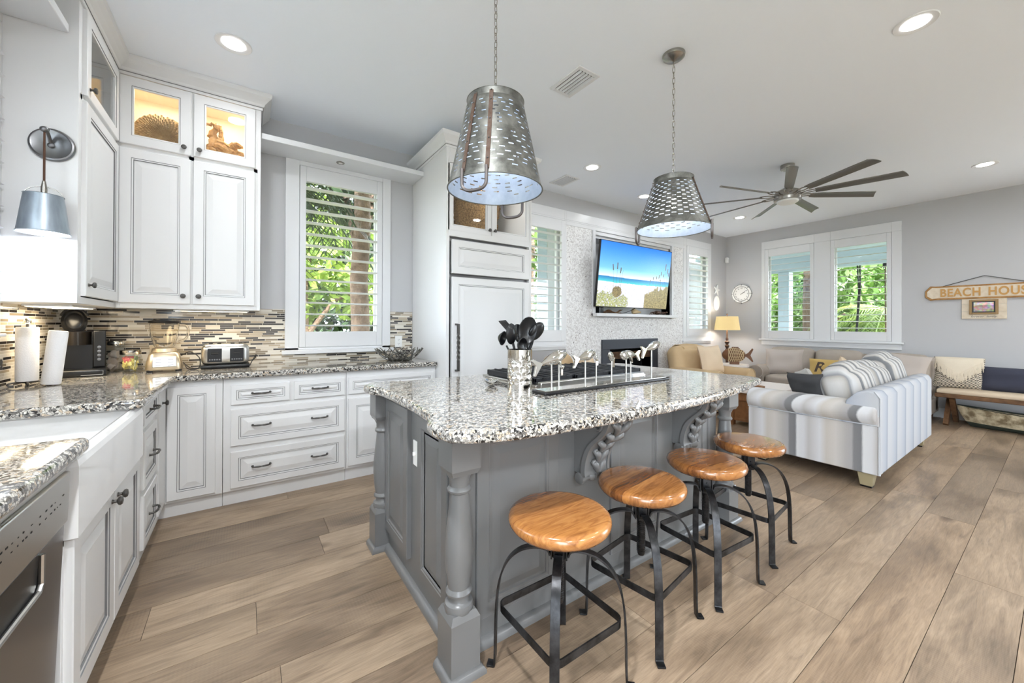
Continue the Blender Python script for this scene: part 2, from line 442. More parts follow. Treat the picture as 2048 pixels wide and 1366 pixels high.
def m_granite(name, stops, scale=112):
    mt = bpy.data.materials.new(name); mt.use_nodes = True; t = NT(mt)
    v = t.coord()
    nz = t.n('TexNoise', {'Vector': v, 'Scale': 55.0, 'Detail': 3.0}).outputs['Color']
    vv = t.n('VectorMath', {0: v, 1: t.n('VectorMath', {0: nz, 1: (.02,.02,.02)}, operation='MULTIPLY').outputs[0]}, operation='ADD').outputs[0]
    vo = t.n('TexVoronoi', {'Vector': vv, 'Scale': float(scale), 'Randomness': 1.0}, feature='F1')
    col = t.ramp(t.n('SeparateColor', {'Color': vo.outputs['Color']}).outputs[0], stops, 'CONSTANT')
    ed = t.n('TexVoronoi', {'Vector': vv, 'Scale': float(scale), 'Randomness': 1.0}, feature='DISTANCE_TO_EDGE').outputs['Distance']
    col = t.mix(lin((58,57,56)), col, t.ramp(ed, [(.0, (0,0,0)), (.09, (255,255,255))]))
    f2 = t.noise(v, 260, 2)
    col = t.mix(col, t.ramp(f2, [(.35, (120,120,120)), (.6, (255,255,255))]), .45, 'MULTIPLY')
    t.link(col, t.b.inputs['Base Color']); t.b.inputs['Roughness'].default_value = .06; t.b.inputs['Coat Weight'].default_value = .3
    return mt
M['granite'] = m_granite('grey_white_granite', [(0, (40,39,40)), (.13, (116,113,110)), (.3, (168,164,158)), (.46, (206,202,195)), (.68, (226,222,214)), (.88, (206,188,166))])
def m_tile():
    mt = bpy.data.materials.new('linear_glass_mosaic'); mt.use_nodes = True; t = NT(mt)
    c = t.n('TexCoord').outputs['Object']; s = t.n('SeparateXYZ', {'Vector': c})
    uv = t.n('CombineXYZ', {'X': t.math('ADD', s.outputs[0], s.outputs[1]), 'Y': s.outputs[2]}).outputs[0]
    # every row gets its own shift and its own tile length
    row = t.math('FLOOR', t.math('DIVIDE', s.outputs[2], .0165))
    wn = t.n('TexWhiteNoise', {'W': row}, noise_dimensions='1D').outputs['Value']
    sh = t.n('CombineXYZ', {'X': t.math('MULTIPLY', wn, 3.7)}).outputs[0]
    v2 = t.n('VectorMath', {0: uv, 1: sh}, operation='ADD').outputs[0]
    br = t.n('TexBrick', {'Vector': v2, 'Color1': (0,0,0,1), 'Color2': (1,1,1,1), 'Mortar': (.5,.5,.5,1), 'Scale': 1.0, 'Mortar Size': .0013, 'Mortar Smooth': 0.0,
                          'Bias': 0.0, 'Brick Width': .088, 'Row Height': .0165}, offset=.37, offset_frequency=2, squash=1.75, squash_frequency=3)
    rnd = t.n('SeparateColor', {'Color': br.outputs['Color']}).outputs[0]
    col = t.ramp(rnd, [(0, (48,45,44)), (.2, (66,62,60)), (.33, (138,126,108)), (.5, (176,162,140)), (.64, (206,198,184)), (.82, (222,216,204))], 'CONSTANT')
    col = t.mix(col, lin((214,208,198)), br.outputs['Fac'])
    t.link(col, t.b.inputs['Base Color'])
    t.link(t.n('MapRange', {'Value': br.outputs['Fac'], 'To Min': .09, 'To Max': .6}).outputs[0], t.b.inputs['Roughness'])
    t.bump(t.math('SUBTRACT', 1.0, br.outputs['Fac']), .25, .002)
    return mt
M['tile'] = m_tile()
def m_shellstone():
    mt = bpy.data.materials.new('pebble_shell_stone'); mt.use_nodes = True; t = NT(mt); v = t.coord()
    vo = t.n('TexVoronoi', {'Vector': v, 'Scale': 26.0, 'Randomness': 1.0})
    rn = t.n('SeparateColor', {'Color': vo.outputs['Color']}).outputs[0]
    peb = t.ramp(vo.outputs['Distance'], [(.16, (255,255,255)), (.24, (0,0,0))])
    pc = t.ramp(rn, [(0, (96,92,90)), (.1, (140,134,130)), (.2, (190,182,174)), (.34, (226,224,222))], 'CONSTANT')
    vo2 = t.n('TexVoronoi', {'Vector': v, 'Scale': 62.0})
    base = t.ramp(t.n('SeparateColor', {'Color': vo2.outputs['Color']}).outputs[0], [(0, (208,206,206)), (.3, (224,223,223)), (.6, (236,236,236))], 'CONSTANT')
    t.link(t.mix(base, pc, peb), t.b.inputs['Base Color']); t.b.inputs['Roughness'].default_value = .45
    t.bump(vo2.outputs['Distance'], .3, .006); return mt
M['shellstone'] = m_shellstone()
def m_seat():
    mt = bpy.data.materials.new('acacia_seat_wood'); mt.use_nodes = True; t = NT(mt)
    c = t.n('TexCoord').outputs['Object']; oin = t.n('ObjectInfo'); oc = t.n('SeparateColor', {'Color': oin.outputs['Color']}); oi = oc.outputs[0]
    v = t.n('VectorMath', {0: c, 1: t.n('CombineXYZ', {'Z': t.math('MULTIPLY', oi, 9.0), 'X': t.math('MULTIPLY', oi, 3.0)}).outputs[0]}, operation='ADD').outputs[0]
    y = t.n('SeparateXYZ', {'Vector': c}).outputs[1]
    strip = t.math('FLOOR', t.math('DIVIDE', t.math('ADD', y, t.math('MULTIPLY', oi, .7)), .062))
    wn = t.n('TexWhiteNoise', {'W': strip}, noise_dimensions='1D').outputs['Value']
    vv = t.n('VectorMath', {0: v, 1: t.n('CombineXYZ', {'X': t.math('MULTIPLY', wn, 7.0)}).outputs[0]}, operation='ADD').outputs[0]
    g = t.noise(t.n('Mapping', {'Vector': vv, 'Scale': (2.2, 16.0, 8.0)}).outputs[0], 2.6, 6, .6, 1.6)
    light_ = t.ramp(g, [(.28, (136,86,46)), (.5, (172,115,62)), (.72, (194,138,80))])
    dark_ = t.ramp(g, [(.28, (84,50,28)), (.55, (128,80,42)), (.8, (150,98,54))])
    band = t.math('LESS_THAN', t.math('ABSOLUTE', t.math('SUBTRACT', y, t.math('SUBTRACT', oc.outputs[2], .5))), .028)
    amt = t.math('MAXIMUM', band, t.math('ADD', oc.outputs[1], t.math('MULTIPLY', t.math('SUBTRACT', wn, .5), .5)))
    t.link(t.mix(light_, dark_, t.n('Clamp', {'Value': amt}).outputs[0]), t.b.inputs['Base Color'])
    t.b.inputs['Roughness'].default_value = .2; t.b.inputs['Coat Weight'].default_value = .5; t.b.inputs['Coat Roughness'].default_value = .12
    return mt
M['seat'] = m_seat()
def m_stripe(name, period, stops, world=True):
    mt = bpy.data.materials.new(name); mt.use_nodes = True; t = NT(mt)
    s = t.n('SeparateXYZ', {'Vector': t.n('TexCoord').outputs['Object']})
    q = t.math('FRACT', t.math('DIVIDE', (s.outputs[0] if not world else t.math('ADD', s.outputs[0], s.outputs[1])), period))
    fz = t.noise(t.coord((60, 60, 3)), 6, 3)
    q = t.math('ADD', q, t.math('MULTIPLY', t.math('SUBTRACT', fz, .5), .03))
    t.link(t.ramp(q, stops), t.b.inputs['Base Color']); t.b.inputs['Roughness'].default_value = .92
    t.bump(t.noise(t.coord(), 260, 2), .2, .003); return mt
M['stripe'] = m_stripe('watercolour_stripe_fabric', .435, [(0, (111, 111, 113)), (.10, (117, 117, 118)), (.13, (153, 151, 151)), (.22, (162, 158, 155)), (.36, (184, 179, 174)), (.5, (179, 172, 164)), (.6, (193, 193, 195)), (.78, (171, 167, 165)), (.86, (191, 191, 193)), (.97, (197, 197, 198)), (1, (111, 111, 113))])
M['stripe2'] = m_stripe('watercolour_stripe_cushion', .21, [(0, (106, 108, 111)), (.16, (122, 124, 127)), (.2, (179, 174, 167)), (.4, (197, 195, 193)), (.55, (162, 157, 150)), (.62, (130, 132, 136)), (.72, (193, 193, 193)), (.95, (179, 174, 169)), (1, (106, 108, 111))], False)
M['stripe3'] = m_stripe('pale_blue_stripe_fabric', .30, [(0, (136, 139, 147)), (.04, (149, 155, 167)), (.08, (179, 181, 184)), (.45, (176, 178, 182)), (.8, (165, 169, 178)), (.97, (152, 158, 169)), (1, (136, 139, 147))])
def m_galv():
    mt = bpy.data.materials.new('galvanised_steel'); mt.use_nodes = True; t = NT(mt); v = t.coord()
    f = t.noise(v, 15, 5, .65, .5)
    t.link(t.ramp(f, [(.3, (84,84,80)), (.5, (112,112,107)), (.72, (140,140,134))]), t.b.inputs['Base Color'])
    t.b.inputs['Metallic'].default_value = .75; t.b.inputs['Roughness'].default_value = .45; t.bump(t.noise(v, 60, 3), .08, .004); return mt
M['galv'] = m_galv()
def m_sconce():
    mt = bpy.data.materials.new('blue_grey_zinc'); mt.use_nodes = True; t = NT(mt); f = t.noise(t.coord((4, 4, 1)), 5, 3)
    t.link(t.ramp(f, [(.3, (128,138,148)), (.7, (164,174,184))]), t.b.inputs['Base Color']); t.b.inputs['Metallic'].default_value = .6; t.b.inputs['Roughness'].default_value = .38; return mt
M['zinc'] = m_sconce()
def m_attr(name, emit):
    mt = bpy.data.materials.new(name); mt.use_nodes = True; t = NT(mt)
    a = t.n('Attribute', attribute_name='picture').outputs['Color']
    if emit:
        t.b.inputs['Base Color'].default_value = (.01,.01,.01,1); t.link(a, t.b.inputs['Emission Color']); t.b.inputs['Emission Strength'].default_value = emit; t.b.inputs['Roughness'].default_value = .25
    else: t.link(a, t.b.inputs['Base Color']); t.b.inputs['Roughness'].default_value = .2
    return mt
M['screen'] = m_attr('television_picture', .58); M['photo'] = m_attr('family_photo_print', 0)
def m_weave():
    mt = bpy.data.materials.new('black_cream_weave'); mt.use_nodes = True; t = NT(mt)
    ck = t.n('TexChecker', {'Vector': t.coord((1, 1, 1.6)), 'Scale': 60.0, 'Color1': lin((222,212,194)), 'Color2': lin((72,66,62))})
    t.link(ck.outputs['Color'], t.b.inputs['Base Color']); t.b.inputs['Roughness'].default_value = .95; t.bump(ck.outputs['Fac'], .5, .004); return mt
M['weave'] = m_weave()
# ------------------------------------------------------------------ the setting
XL, XF, YW, YN, HC = -1.03, 7.85, 3.87, -3.4, 3.0
def struct(name, mb, mats, parent=None, **k):
    o = mb.build(name, mats, parent, **k)
    if parent is None: o['kind'] = 'structure'
    return o
# floor: wide planks along X, every board with its own tone
b = MB(); b.rnd = []
rg = random.Random(3); k0 = int((YN-.112)/.2185)-1; k1 = int((YW+.2-.112)/.2185)+1
fixed = {2: 2.075, 8: .045, 4: -.6, 7: 1.4, 11: .42}
for k in range(k0, k1):
    y0, y1 = .112+.2185*k, .112+.2185*(k+1)
    x = XL-.2-rg.uniform(0, 1.6)
    if k in fixed: x = fixed[k]-2.0*math.ceil((fixed[k]-XL)/2.0)
    while x < XF+.2:
        L = 2.0 if k in fixed else rg.uniform(1.5, 2.6)
        a, c = max(x, XL-.2), min(x+L, XF+.2)
        if c > a:
            b.box(a+.0009, c-.0009, y0+.0011, y1-.0011, -.012, 0.0); v = rg.random(); b.rnd += [v]*6
        x += L
b.cm = 1; n0 = len(b.f); b.box(XL-.2, XF+.2, YN, YW+.2, -.08, -.004); b.rnd += [0]*(len(b.f)-n0)
fl = struct('floor', b, [M['floor'], M['gap']], smooth=0)
struct('ceiling', MB().box(XL-.2, XF+.2, YN, YW+1.3, HC, HC+.15), M['ceil'], smooth=0)  # overhangs the back wall as an added eave shading the porch walls
def wall(name, plane, at, th, a0, a1, z0, z1, holes, mt):
    """slab with rectangular holes; plane 'y' = constant Y, 'x' = constant X; th extends outward"""
    b = MB(); As = sorted({a0, a1}|{h[0] for h in holes}|{h[1] for h in holes}); Zs = sorted({z0, z1}|{h[2] for h in holes}|{h[3] for h in holes})
    for i in range(len(As)-1):
        for j in range(len(Zs)-1):
            ca, cz = (As[i]+As[i+1])/2, (Zs[j]+Zs[j+1])/2
            if any(h[0] < ca < h[1] and h[2] < cz < h[3] for h in holes): continue
            lo, hi = min(at, at+th), max(at, at+th)
            if plane == 'y': b.box(As[i], As[i+1], lo, hi, Zs[j], Zs[j+1])
            else: b.box(lo, hi, As[i], As[i+1], Zs[j], Zs[j+1])
    if name: return struct(name, b, mt, smooth=0)
    return b
KW = (.385, 1.107, 1.04, 2.65); LW = (2.86, 3.52, 1.03, 2.65); RW = (6.425, 7.195, 1.05, 2.67)
NI = (4.10, 5.95, 1.418, 2.595); FB = (4.40, 5.42, .12, .88)
FW = (2.424, 3.165, 1.02, 2.64); GW = (1.481, 2.202, 1.02, 2.64)
SW = (1.38, 2.30, 1.22, 2.45)  # sink-window hole narrowed to cut light on the cabinet end panel
wb = wall('wall_back', 'y', YW, .16, XL-.2, XF+.2, 0, HC, [KW, LW, RW, NI, FB], M['wall'])
wf = wall('wall_far', 'x', XF, .16, YN, YW+.16, 0, HC, [FW, GW, (-3.2, -1.2, 0, 2.7)], M['wall'])  # last hole is an unseen opening added to let sky light in
wl = wall('wall_left', 'x', XL, -.16, YN, YW+.16, 0, HC, [SW, (-3.3, -.8, .1, 2.8)], M['wall'])  # second hole is an unseen opening added to light the island side
wfr = wall('wall_front', 'y', YN, -.16, XL-.2, XF+.2, 0, HC, [], M['wall'])
# mosaic splashback
tb = wall(None, 'y', YW, -.008, XL+.008, 1.418, .915, 1.375, [(.285, 1.19, .98, 1.375)], None)
tb.box(XL, XL+.008, 2.846, YW, .915, 1.40); tb.box(XL, XL+.008, -.6, 2.846, .915, 1.15)
o = tb.build('splashback_tiles', M['tile'], wb, smooth=0)
# header shelf over the kitchen window and over the sink window
b = MB(); b.box(.092, 1.418, 3.565, YW, 2.69, 2.735); struct('trim_1', b, M['trim'], bevel=.004)
b = MB(); b.box(XL, -.735, -.6, 2.848, 2.70, 2.745); struct('trim_2', b, M['trim'], bevel=.004)
# white surround of the living-room end of the back wall
b = wall(None, 'y', YW, -.022, 2.37, 7.25, .92, 2.79, [(LW[0], LW[1], LW[2], LW[3]), (3.555, 6.32, .92, 2.60), RW], None)
b.box(6.30, 7.29, YW-.045, YW, .955, .985); b.box(2.37, 3.56, YW-.04, YW, .955, .985)
struct('trim_3', b, M['trim'], bevel=.003)
# baseboards
struct('baseboard_far', MB().box(XF-.018, XF, YN, YW, 0, .13), M['trim'], bevel=.004)
struct('baseboard_back', MB().box(2.62, 4.1, YW-.018, YW, 0, .13).box(5.72, XF, YW-.018, YW, 0, .13), M['trim'], bevel=.004)
# windows with plantation shutters
def louvers(b, a0, a1, z0, z1, n, at, plane, tilt=0.0, th=.011, ch=.078):
    for i in range(n):
        z = z0+(z1-z0)*(i+.5)/n; pr = []
        for k in range(12):
            t = 2*PI*k/12; px_, pz = ch/2*math.cos(t), th/2*math.sin(t)
            pr.append((at+px_*math.cos(tilt)-pz*math.sin(tilt), z+px_*math.sin(tilt)+pz*math.cos(tilt)))
        if plane == 'y': b.prism(pr, a0, a1, 'x')
        else: b.prism([(p[0], p[1]) for p in pr], a0, a1, 'y')
def window(name, plane, at, out, op, hole, n, tilt, casing=None, rodpos=None, tiltlouv=True):
    """out=+1/-1: outward direction along plane axis; op: louver opening; hole: wall opening"""
    w_ = thing(name, None, None, kind='structure')
    def BX(b, a0, a1, d0, d1, z0, z1):
        lo, hi = sorted((at+out*d0, at+out*d1))
        if plane == 'y': b.box(a0, a1, lo, hi, z0, z1)
        else: b.box(lo, hi, a0, a1, z0, z1)
    # shutter frame (rails and stiles), standing in the opening
    b = MB(); a0, a1, z0, z1 = hole; p0, p1, q0, q1 = op
    BX(b, a0+.003, p0, -.028, .012, z0+.003, z1-.003); BX(b, p1, a1-.003, -.028, .012, z0+.003, z1-.003)
    BX(b, p0, p1, -.028, .012, z0+.003, q0); BX(b, p0, p1, -.028, .012, q1, z1-.003)
    b.build('shutter_frame', M['trim'], w_, bevel=.004)
    b = MB(); louvers(b, p0-.002, p1+.002, q0+.004, q1-.004, n, at-out*.008, plane, tilt); b.build('louver', M['louver'], w_)
    b = MB(); c = p0+.03 if rodpos is None else rodpos
    # glass and outer sash
    b = MB(); d0, d1 = .095, .135; s_ = .045
    BX(b, a0, a0+s_, d0, d1, z0, z1); BX(b, a1-s_, a1, d0, d1, z0, z1); BX(b, a0+s_, a1-s_, d0, d1, z0, z0+s_); BX(b, a0+s_, a1-s_, d0, d1, z1-s_, z1)
    zm = (z0+z1)/2
    b.build('sash', M['trim'], w_, bevel=.003)
    b = MB(); BX(b, a0+s_-.004, a1-s_+.004, .112, .117, z0+s_-.004, z1-s_+.004); b.build('pane', M['glass'], w_, smooth=0)
    return w_
win1 = window('window_1', 'x', -.973, -1, (1.42, 2.816, 1.337, 2.556), (1.37, 2.846, 1.225, 2.66), 12, R(-6))
b = MB(); b.box(XL, -.945, 1.33, 1.37, 1.20, 2.70); b.box(XL, -.945, 2.8462, 2.8495, 1.20, 2.70); b.box(XL, -.945, 1.37, 2.846, 2.66, 2.70); b.box(XL, -.95, 2.72, 2.815, 1.225, 1.337); b.build('casing', M['trim'], win1, bevel=.002)
MB().box(XL, -.925, 1.30, 2.8495, 1.185, 1.2).build('sill', M['trim'], win1, bevel=.004)
win2 = window('window_2', 'y', YW, 1, (.437, 1.052, 1.18, 2.515), KW, 13, R(-6))
b = MB()
b.box(.279, KW[0], YW-.022, YW, 1.02, 2.69); b.box(KW[1], 1.187, YW-.022, YW, 1.02, 2.69); b.box(KW[0], KW[1], YW-.022, YW, KW[3], 2.69); b.box(.279, 1.187, YW-.022, YW, 1.02, KW[2])
b.build('casing', M['trim'], win2, bevel=.003)
MB().box(.255, 1.215, YW-.05, YW, .985, 1.02).build('sill', M['trim'], win2, bevel=.004)
win3 = window('window_3', 'y', YW, 1, (2.91, 3.46, 1.18, 2.50), LW, 13, R(-4))
win4 = window('window_4', 'y', YW, 1, (6.50, 7.12, 1.19, 2.52), RW, 13, R(-10))
win5 = window('window_5', 'x', XF, 1, (2.479, 3.107, 1.16, 2.505), FW, 13, R(4))
win6 = window('window_6', 'x', XF, 1, (1.535, 2.150, 1.16, 2.505), GW, 13, R(4))
b = wall(None, 'x', XF, -.022, 1.376, 3.223, 1.005, 2.785, [FW, GW], None)
b.box(XF-.02, XF, 1.376, 3.223, .90, .985); b.box(XF-.055, XF, 1.345, 3.255, .985, 1.012)
struct('trim_4', b, M['trim'], bevel=.003)
# stone chimney breast panel with niche, mantel shelf and firebox
b = wall(None, 'y', YW-.002, -.014, 3.557, 6.318, .0, 2.598, [(NI[0]-.05, NI[1]+.05, NI[2]-.06, 2.60), (4.24, 5.56, 0, 1.035)], None)
b.build('pebble_stone_facing', M['shellstone'], wb, smooth=0)
b = MB(); x0, x1, z0, z1 = NI
b.box(x0-.055, x0, YW-.04, YW+.3, z0-.06, z1); b.box(x1, x1+.055, YW-.04, YW+.3, z0-.06, z1); b.box(x0, x1, YW+.001, YW+.3, z1, z1+.05)
b.box(x0, x1, YW+.27, YW+.3, z0, z1); b.box(x0, x1, YW-.01, YW+.27, z1-.05, z1); b.box(x0, x1, YW+.02, YW+.27, z1-.09, z1-.05)
b.box(x0-.055, x1+.055, YW-.12, YW+.3, z0-.045, z0); 
struct('trim_5', b, M['trim'], bevel=.004)
# recessed ceiling lamps; stronger unseen ones added to brighten the room
cans = [(-.07, 2.97, 'by the glass-fronted cabinets'), (3.17, .50, 'nearest the right edge of the ceiling'), (3.16, 3.01, 'past the near pendant'), (4.45, 3.28, 'beside the far pendant shade'),
        (6.58, 3.03, 'below the fan blades near the corner'), (6.56, .51, 'above the far window wall on the right')]
unseen_fill = [(-.07, .5), (-.07, -1.9), (3.17, -1.9), (6.56, -1.9), (1.5, -2.0)]
for i, (x, y, wh) in enumerate(cans+[(p[0], p[1], None) for p in unseen_fill]):
    t = thing('recessed_light', 'round white recessed ceiling light '+(wh or 'added out of view as extra fill'), 'ceiling light', (x, y, HC), group='recessed ceiling lights')
    MB().lathe([(.062, .0), (.075, -.004), (.094, -.006), (.097, -.003), (.097, 0)], (x, y, HC), 32).build('trim_ring', M['trim'], t)
    MB().lathe([(.061, -.0035), (.061, -.0015)], (x, y, HC), 28).build('lens', M['lamp'], t)
    light('recessed_beam', 'AREA', (x, y, HC-.012), CAN_W if wh else CAN_W*9.0, .12, (.93, .965, 1), t, spread=R(170))
# air vents
def vent(x0, x1, y0, y1, lab):
    t = thing('ceiling_vent', lab, 'vent', ((x0+x1)/2, (y0+y1)/2, HC), group='ceiling vents')
    b = MB(); z1, z0 = HC, HC-.008; f = .028
    b.box(x0, x0+f, y0, y1, z0, z1); b.box(x1-f, x1, y0, y1, z0, z1); b.box(x0+f, x1-f, y0, y0+f, z0, z1); b.box(x0+f, x1-f, y1-f, y1, z0, z1)
    b.build('frame', M['trim'], t, bevel=.002)
    MB().box(x0+f, x1-f, y0+f, y1-f, HC-.001, HC).build('vent_shade', M['soot_vent_shade'], t)  # flat black sheet stands in for the shade inside the vent
    n = 5
    for i in range(n):
        xa = x0+f+(x1-x0-2*f)*(i+.5)/n; b = MB()
        b.prism([(xa-.004, HC-.001), (xa-.001, HC-.001), (xa+.008, HC-.014), (xa+.004, HC-.015)], y0+f, y1-f, 'y'); b.build('slat', M['trim'], t)
vent(1.84, 2.04, 1.87, 2.18, 'white slatted ceiling vent between the two bucket pendants')
vent(3.06, 3.28, 3.32, 3.63, 'smaller-looking white ceiling vent by the back wall behind the near pendant')
# corner sensor
t = thing('motion_sensor', 'small white motion sensor high in the far corner', 'sensor', (7.80, 3.82, 2.53))
MB().soft(7.775, 7.835, 3.80, 3.862, 2.48, 2.59, .02).build('sensor_body', M['plate'], t)
MB().ell((7.778, 3.80, 2.535), .02, .02, .026).build('sensor_lens', M['plate'], t)
# ------------------------------------------------------------------ kitchen cabinets
WG = [M['white'], M['glaze']]
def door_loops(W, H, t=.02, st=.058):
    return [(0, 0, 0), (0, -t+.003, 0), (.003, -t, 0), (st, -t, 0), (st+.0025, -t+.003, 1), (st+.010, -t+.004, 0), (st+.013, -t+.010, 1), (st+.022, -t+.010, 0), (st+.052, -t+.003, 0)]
def door(name, Mx, W, H, par, st=.058, mats=None, t=.02):
    b = MB(); b.M = Mx; st = min(st, W*.24, H*.24); lp = door_loops(W, H, t, st)
    if min(W, H) < 2*(st+.055)+.01: lp = lp[:-1]+[(st+.03, -t+.004, 0)]
    lp = [l for l in lp if l[0] < min(W, H)/2-.004]
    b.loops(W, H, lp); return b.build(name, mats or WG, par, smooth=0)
def glass_door(Mx, W, H, par, st=.058, t=.02):
    b = MB(); b.M = Mx
    b.loops(W, H, [(st, 0, 0), (0, 0, 0), (0, -t+.003, 0), (.003, -t, 0), (st, -t, 0), (st+.0025, -t+.003, 1), (st+.011, -t+.005, 0), (st+.011, 0, 0), (st, 0, 0)], cap=False, back=False)
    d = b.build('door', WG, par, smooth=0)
    p = MB(); p.M = Mx; p.box(st+.006, W-st-.006, -.010, -.007, st+.006, H-st-.006); p.build('glass_pane', M['glass'], d, smooth=0)
    return d
def knob(Mx, x, z, par, t=.02):
    b = MB(); p = Mx @ Vector((x, -t, z)); ax = (Mx.to_3x3() @ Vector((0, -1, 0)))
    b.lathe_ax([(.009, 0), (.0055, .006), (.0055, .012), (.0145, .018), (.016, .023), (.013, .028), (.004, .030)], p, ax, 16); return b.build('knob', M['iron'], par)
def pull(Mx, x, z, par, L=.105, t=.02):
    b = MB(); b.M = Mx
    pts = bez([(x-L/2, -t, z), (x-L/2+.004, -t-.022, z), (x-L*.22, -t-.030, z), (x, -t-.031, z), (x+L*.22, -t-.030, z), (x+L/2-.004, -t-.022, z), (x+L/2, -t, z)], 5)
    n = len(pts); rr = [.0042+.0022*abs(math.cos(3*PI*i/(n-1)))+(.002 if i in (0, n-1) else 0) for i in range(n)]
    b.tube(pts, rr, 10); return b.build('handle', M['iron'], par)
BK = lambda x, z: T((x, 3.265, z))                    # back run: fronts face the room (-Y)
LR = lambda y, z, xf=-.432: T((xf, y, z)) @ RZ(PI/2)  # left run: fronts face +X
def carcass(par, x0, x1, y0, y1, z0=.10, z1=.875, name='body'):
    MB().box(x0, x1, y0, y1, z0, z1).build(name, M['white'], par, bevel=.002)
# three-drawer stack beside the sink
t = thing('base_cabinet', 'white base cabinet with three drawers between sink and inside corner', 'cabinet', (-.72, 2.78, 0), group='white base cabinets')
carcass(t, -1.02, -.432, 2.56, 3.0)
MB().box(-1.02, -.452, 2.56, 3.0, 0, .10).build('toe_kick', M['white'], t)
for z0, z1 in ((.735, .86), (.415, .70), (.115, .385)):
    d = door('drawer', LR(2.63, z0), .345, z1-z0, t, .04); pull(LR(2.63, z0), .172, (z1-z0)/2, d)
# corner cabinet with folding door
t = thing('base_cabinet', 'white corner base cabinet with L-shaped folding door and one knob', 'cabinet', (-.6, 3.4, 0), group='white base cabinets')
b = MB(); pl = [(-1.02, 3.003), (-.432, 3.003), (-.432, 3.265), (-.125, 3.265), (-.125, 3.86), (-1.02, 3.86)]
b.prism(pl, .10, .875, 'z'); b.build('body', M['white'], t)
b = MB(); b.prism([(-1.02, 3.003), (-.452, 3.003), (-.452, 3.30), (-.125, 3.30), (-.125, 3.86), (-1.02, 3.86)], 0, .10, 'z'); b.build('toe_kick', M['white'], t)
d = door('door', BK(-.407, .118), .246, .722, t, .05)
b = MB(); b.M = LR(3.03, .118); b.loops(.212, .722, [(0, 0, 0), (0, -.018, 0), (.002, -.02, 0), (.205/2-.004, -.02, 0)]); d2 = b.build('door', WG, t, smooth=0)
kb = MB(); kb.lathe_ax([(.009, 0), (.0055, .006), (.0055, .012), (.0145, .018), (.016, .023), (.013, .028), (.004, .030)], (-.412, 3.13, .765), (1, 0, 0), 16); kb.build('knob', M['iron'], d2)
# four-drawer bank
t = thing('base_cabinet', 'wide white base cabinet with two small drawers above two deep drawers', 'cabinet', (.28, 3.5, 0), group='white base cabinets')
carcass(t, -.122, .66, 3.265, 3.86)
MB().box(-.122, .66, 3.30, 3.86, 0, .10).build('toe_kick', M['white'], t)
for x0, x1, z0, z1, hs in ((-.08, .27, .692, .825, [.5]), (.297, .647, .692, .825, [.5]), (-.08, .647, .41, .66, [.245, .755]), (-.08, .647, .122, .372, [.245, .755])):
    d = door('drawer', BK(x0, z0), x1-x0, z1-z0, t, .045)
    for h in hs: pull(BK(x0, z0), (x1-x0)*h, (z1-z0)/2+.006, d)
# right cabinet, partly behind the island
t = thing('base_cabinet', 'white base cabinet with one drawer over two doors, beside the refrigerator', 'cabinet', (1.05, 3.5, 0), group='white base cabinets')
carcass(t, .662, 1.417, 3.265, 3.86)
MB().box(.662, 1.417, 3.30, 3.86, 0, .10).build('toe_kick', M['white'], t)
d = door('drawer', BK(.675, .692), .72, .133, t, .045); pull(BK(.675, .692), .36, .07, d)
for x0, kx in ((.675, .31), (1.04, .035)):
    d = door('door', BK(x0, .122), .352, .535, t); knob(BK(x0, .122), kx, .49, d)
# sink cabinet
t = thing('sink_cabinet', 'white two-door sink cabinet below the apron-front sink', 'cabinet', (-.7, 2.1, 0))
MB().box(-1.02, -.418, 1.60, 2.555, .12, .62).box(-1.02, -.418, 2.44, 2.555, .62, .875).build('body', M['white'], t, bevel=.002)
MB().box(-1.02, -.46, 1.60, 2.555, 0, .12).build('toe_kick', M['white'], t)
for y0, kx in ((1.613, .38), (2.033, .035)):
    d = door('door', LR(y0, .135, -.418), .415, .51, t); knob(LR(y0, .135, -.418), kx, .46, d)
# ---- dishwasher
t = thing('dishwasher', 'stainless steel dishwasher with button strip and pocket handle beside the sink', 'dishwasher', (-.7, 1.2, 0))
MB().box(-1.02, -.47, .95, 1.56, .02, .868).build('body', M['blackm'], t)
dm = T((-.452, .96, .105)) @ RZ(PI/2) @ RX(R(2.0))
def DW(b): b.M = dm; return b
DW(MB()).box(0, .60, -.028, 0, 0, .60).build('door', M['darkst'], t, bevel=.004)
cp = DW(MB()); cp.box(0, .60, -.034, 0, .604, .742).box(0, .60, -.026, .0, .742, .762); cp = cp.build('control_panel', M['steel'], t, bevel=.004)
DW(MB()).box(0, .60, -.02, .02, .764, .772).build('top_vent', M['black'], t)
b = DW(MB()); b.box(.04, .44, -.0285, -.0275, .51, .596); pk = b.build('pocket', M['black'], t)
b = DW(MB()); b.tube([(.05, -.034, .505), (.43, -.034, .505), (.445, -.034, .52), (.445, -.032, .59)], .006, 8); b.build('pocket_handle', M['steel'], t)
b = DW(MB()); rg2 = random.Random(5); x = .06
while x < .55:
    wd = rg2.uniform(.004, .010)
    for zz in (.69, .672):
        if rg2.random() < .75: b.box(x, x+wd, -.0345, -.0338, zz, zz+rg2.uniform(.0015, .004))
    x += wd+rg2.uniform(.008, .03)
b.build('printed_legend', M['blackm'], cp)
# near base cabinet on the camera side
t = thing('base_cabinet', 'white base cabinet at the near end of the left counter', 'cabinet', (-.7, .3, 0), group='white base cabinets')
carcass(t, -1.02, -.432, -.4, .90); MB().box(-1.02, -.46, -.4, .90, 0, .10).build('toe_kick', M['white'], t)
for y0 in (-.38, .06, .48): door('door', LR(y0, .12), .40, .74, t)
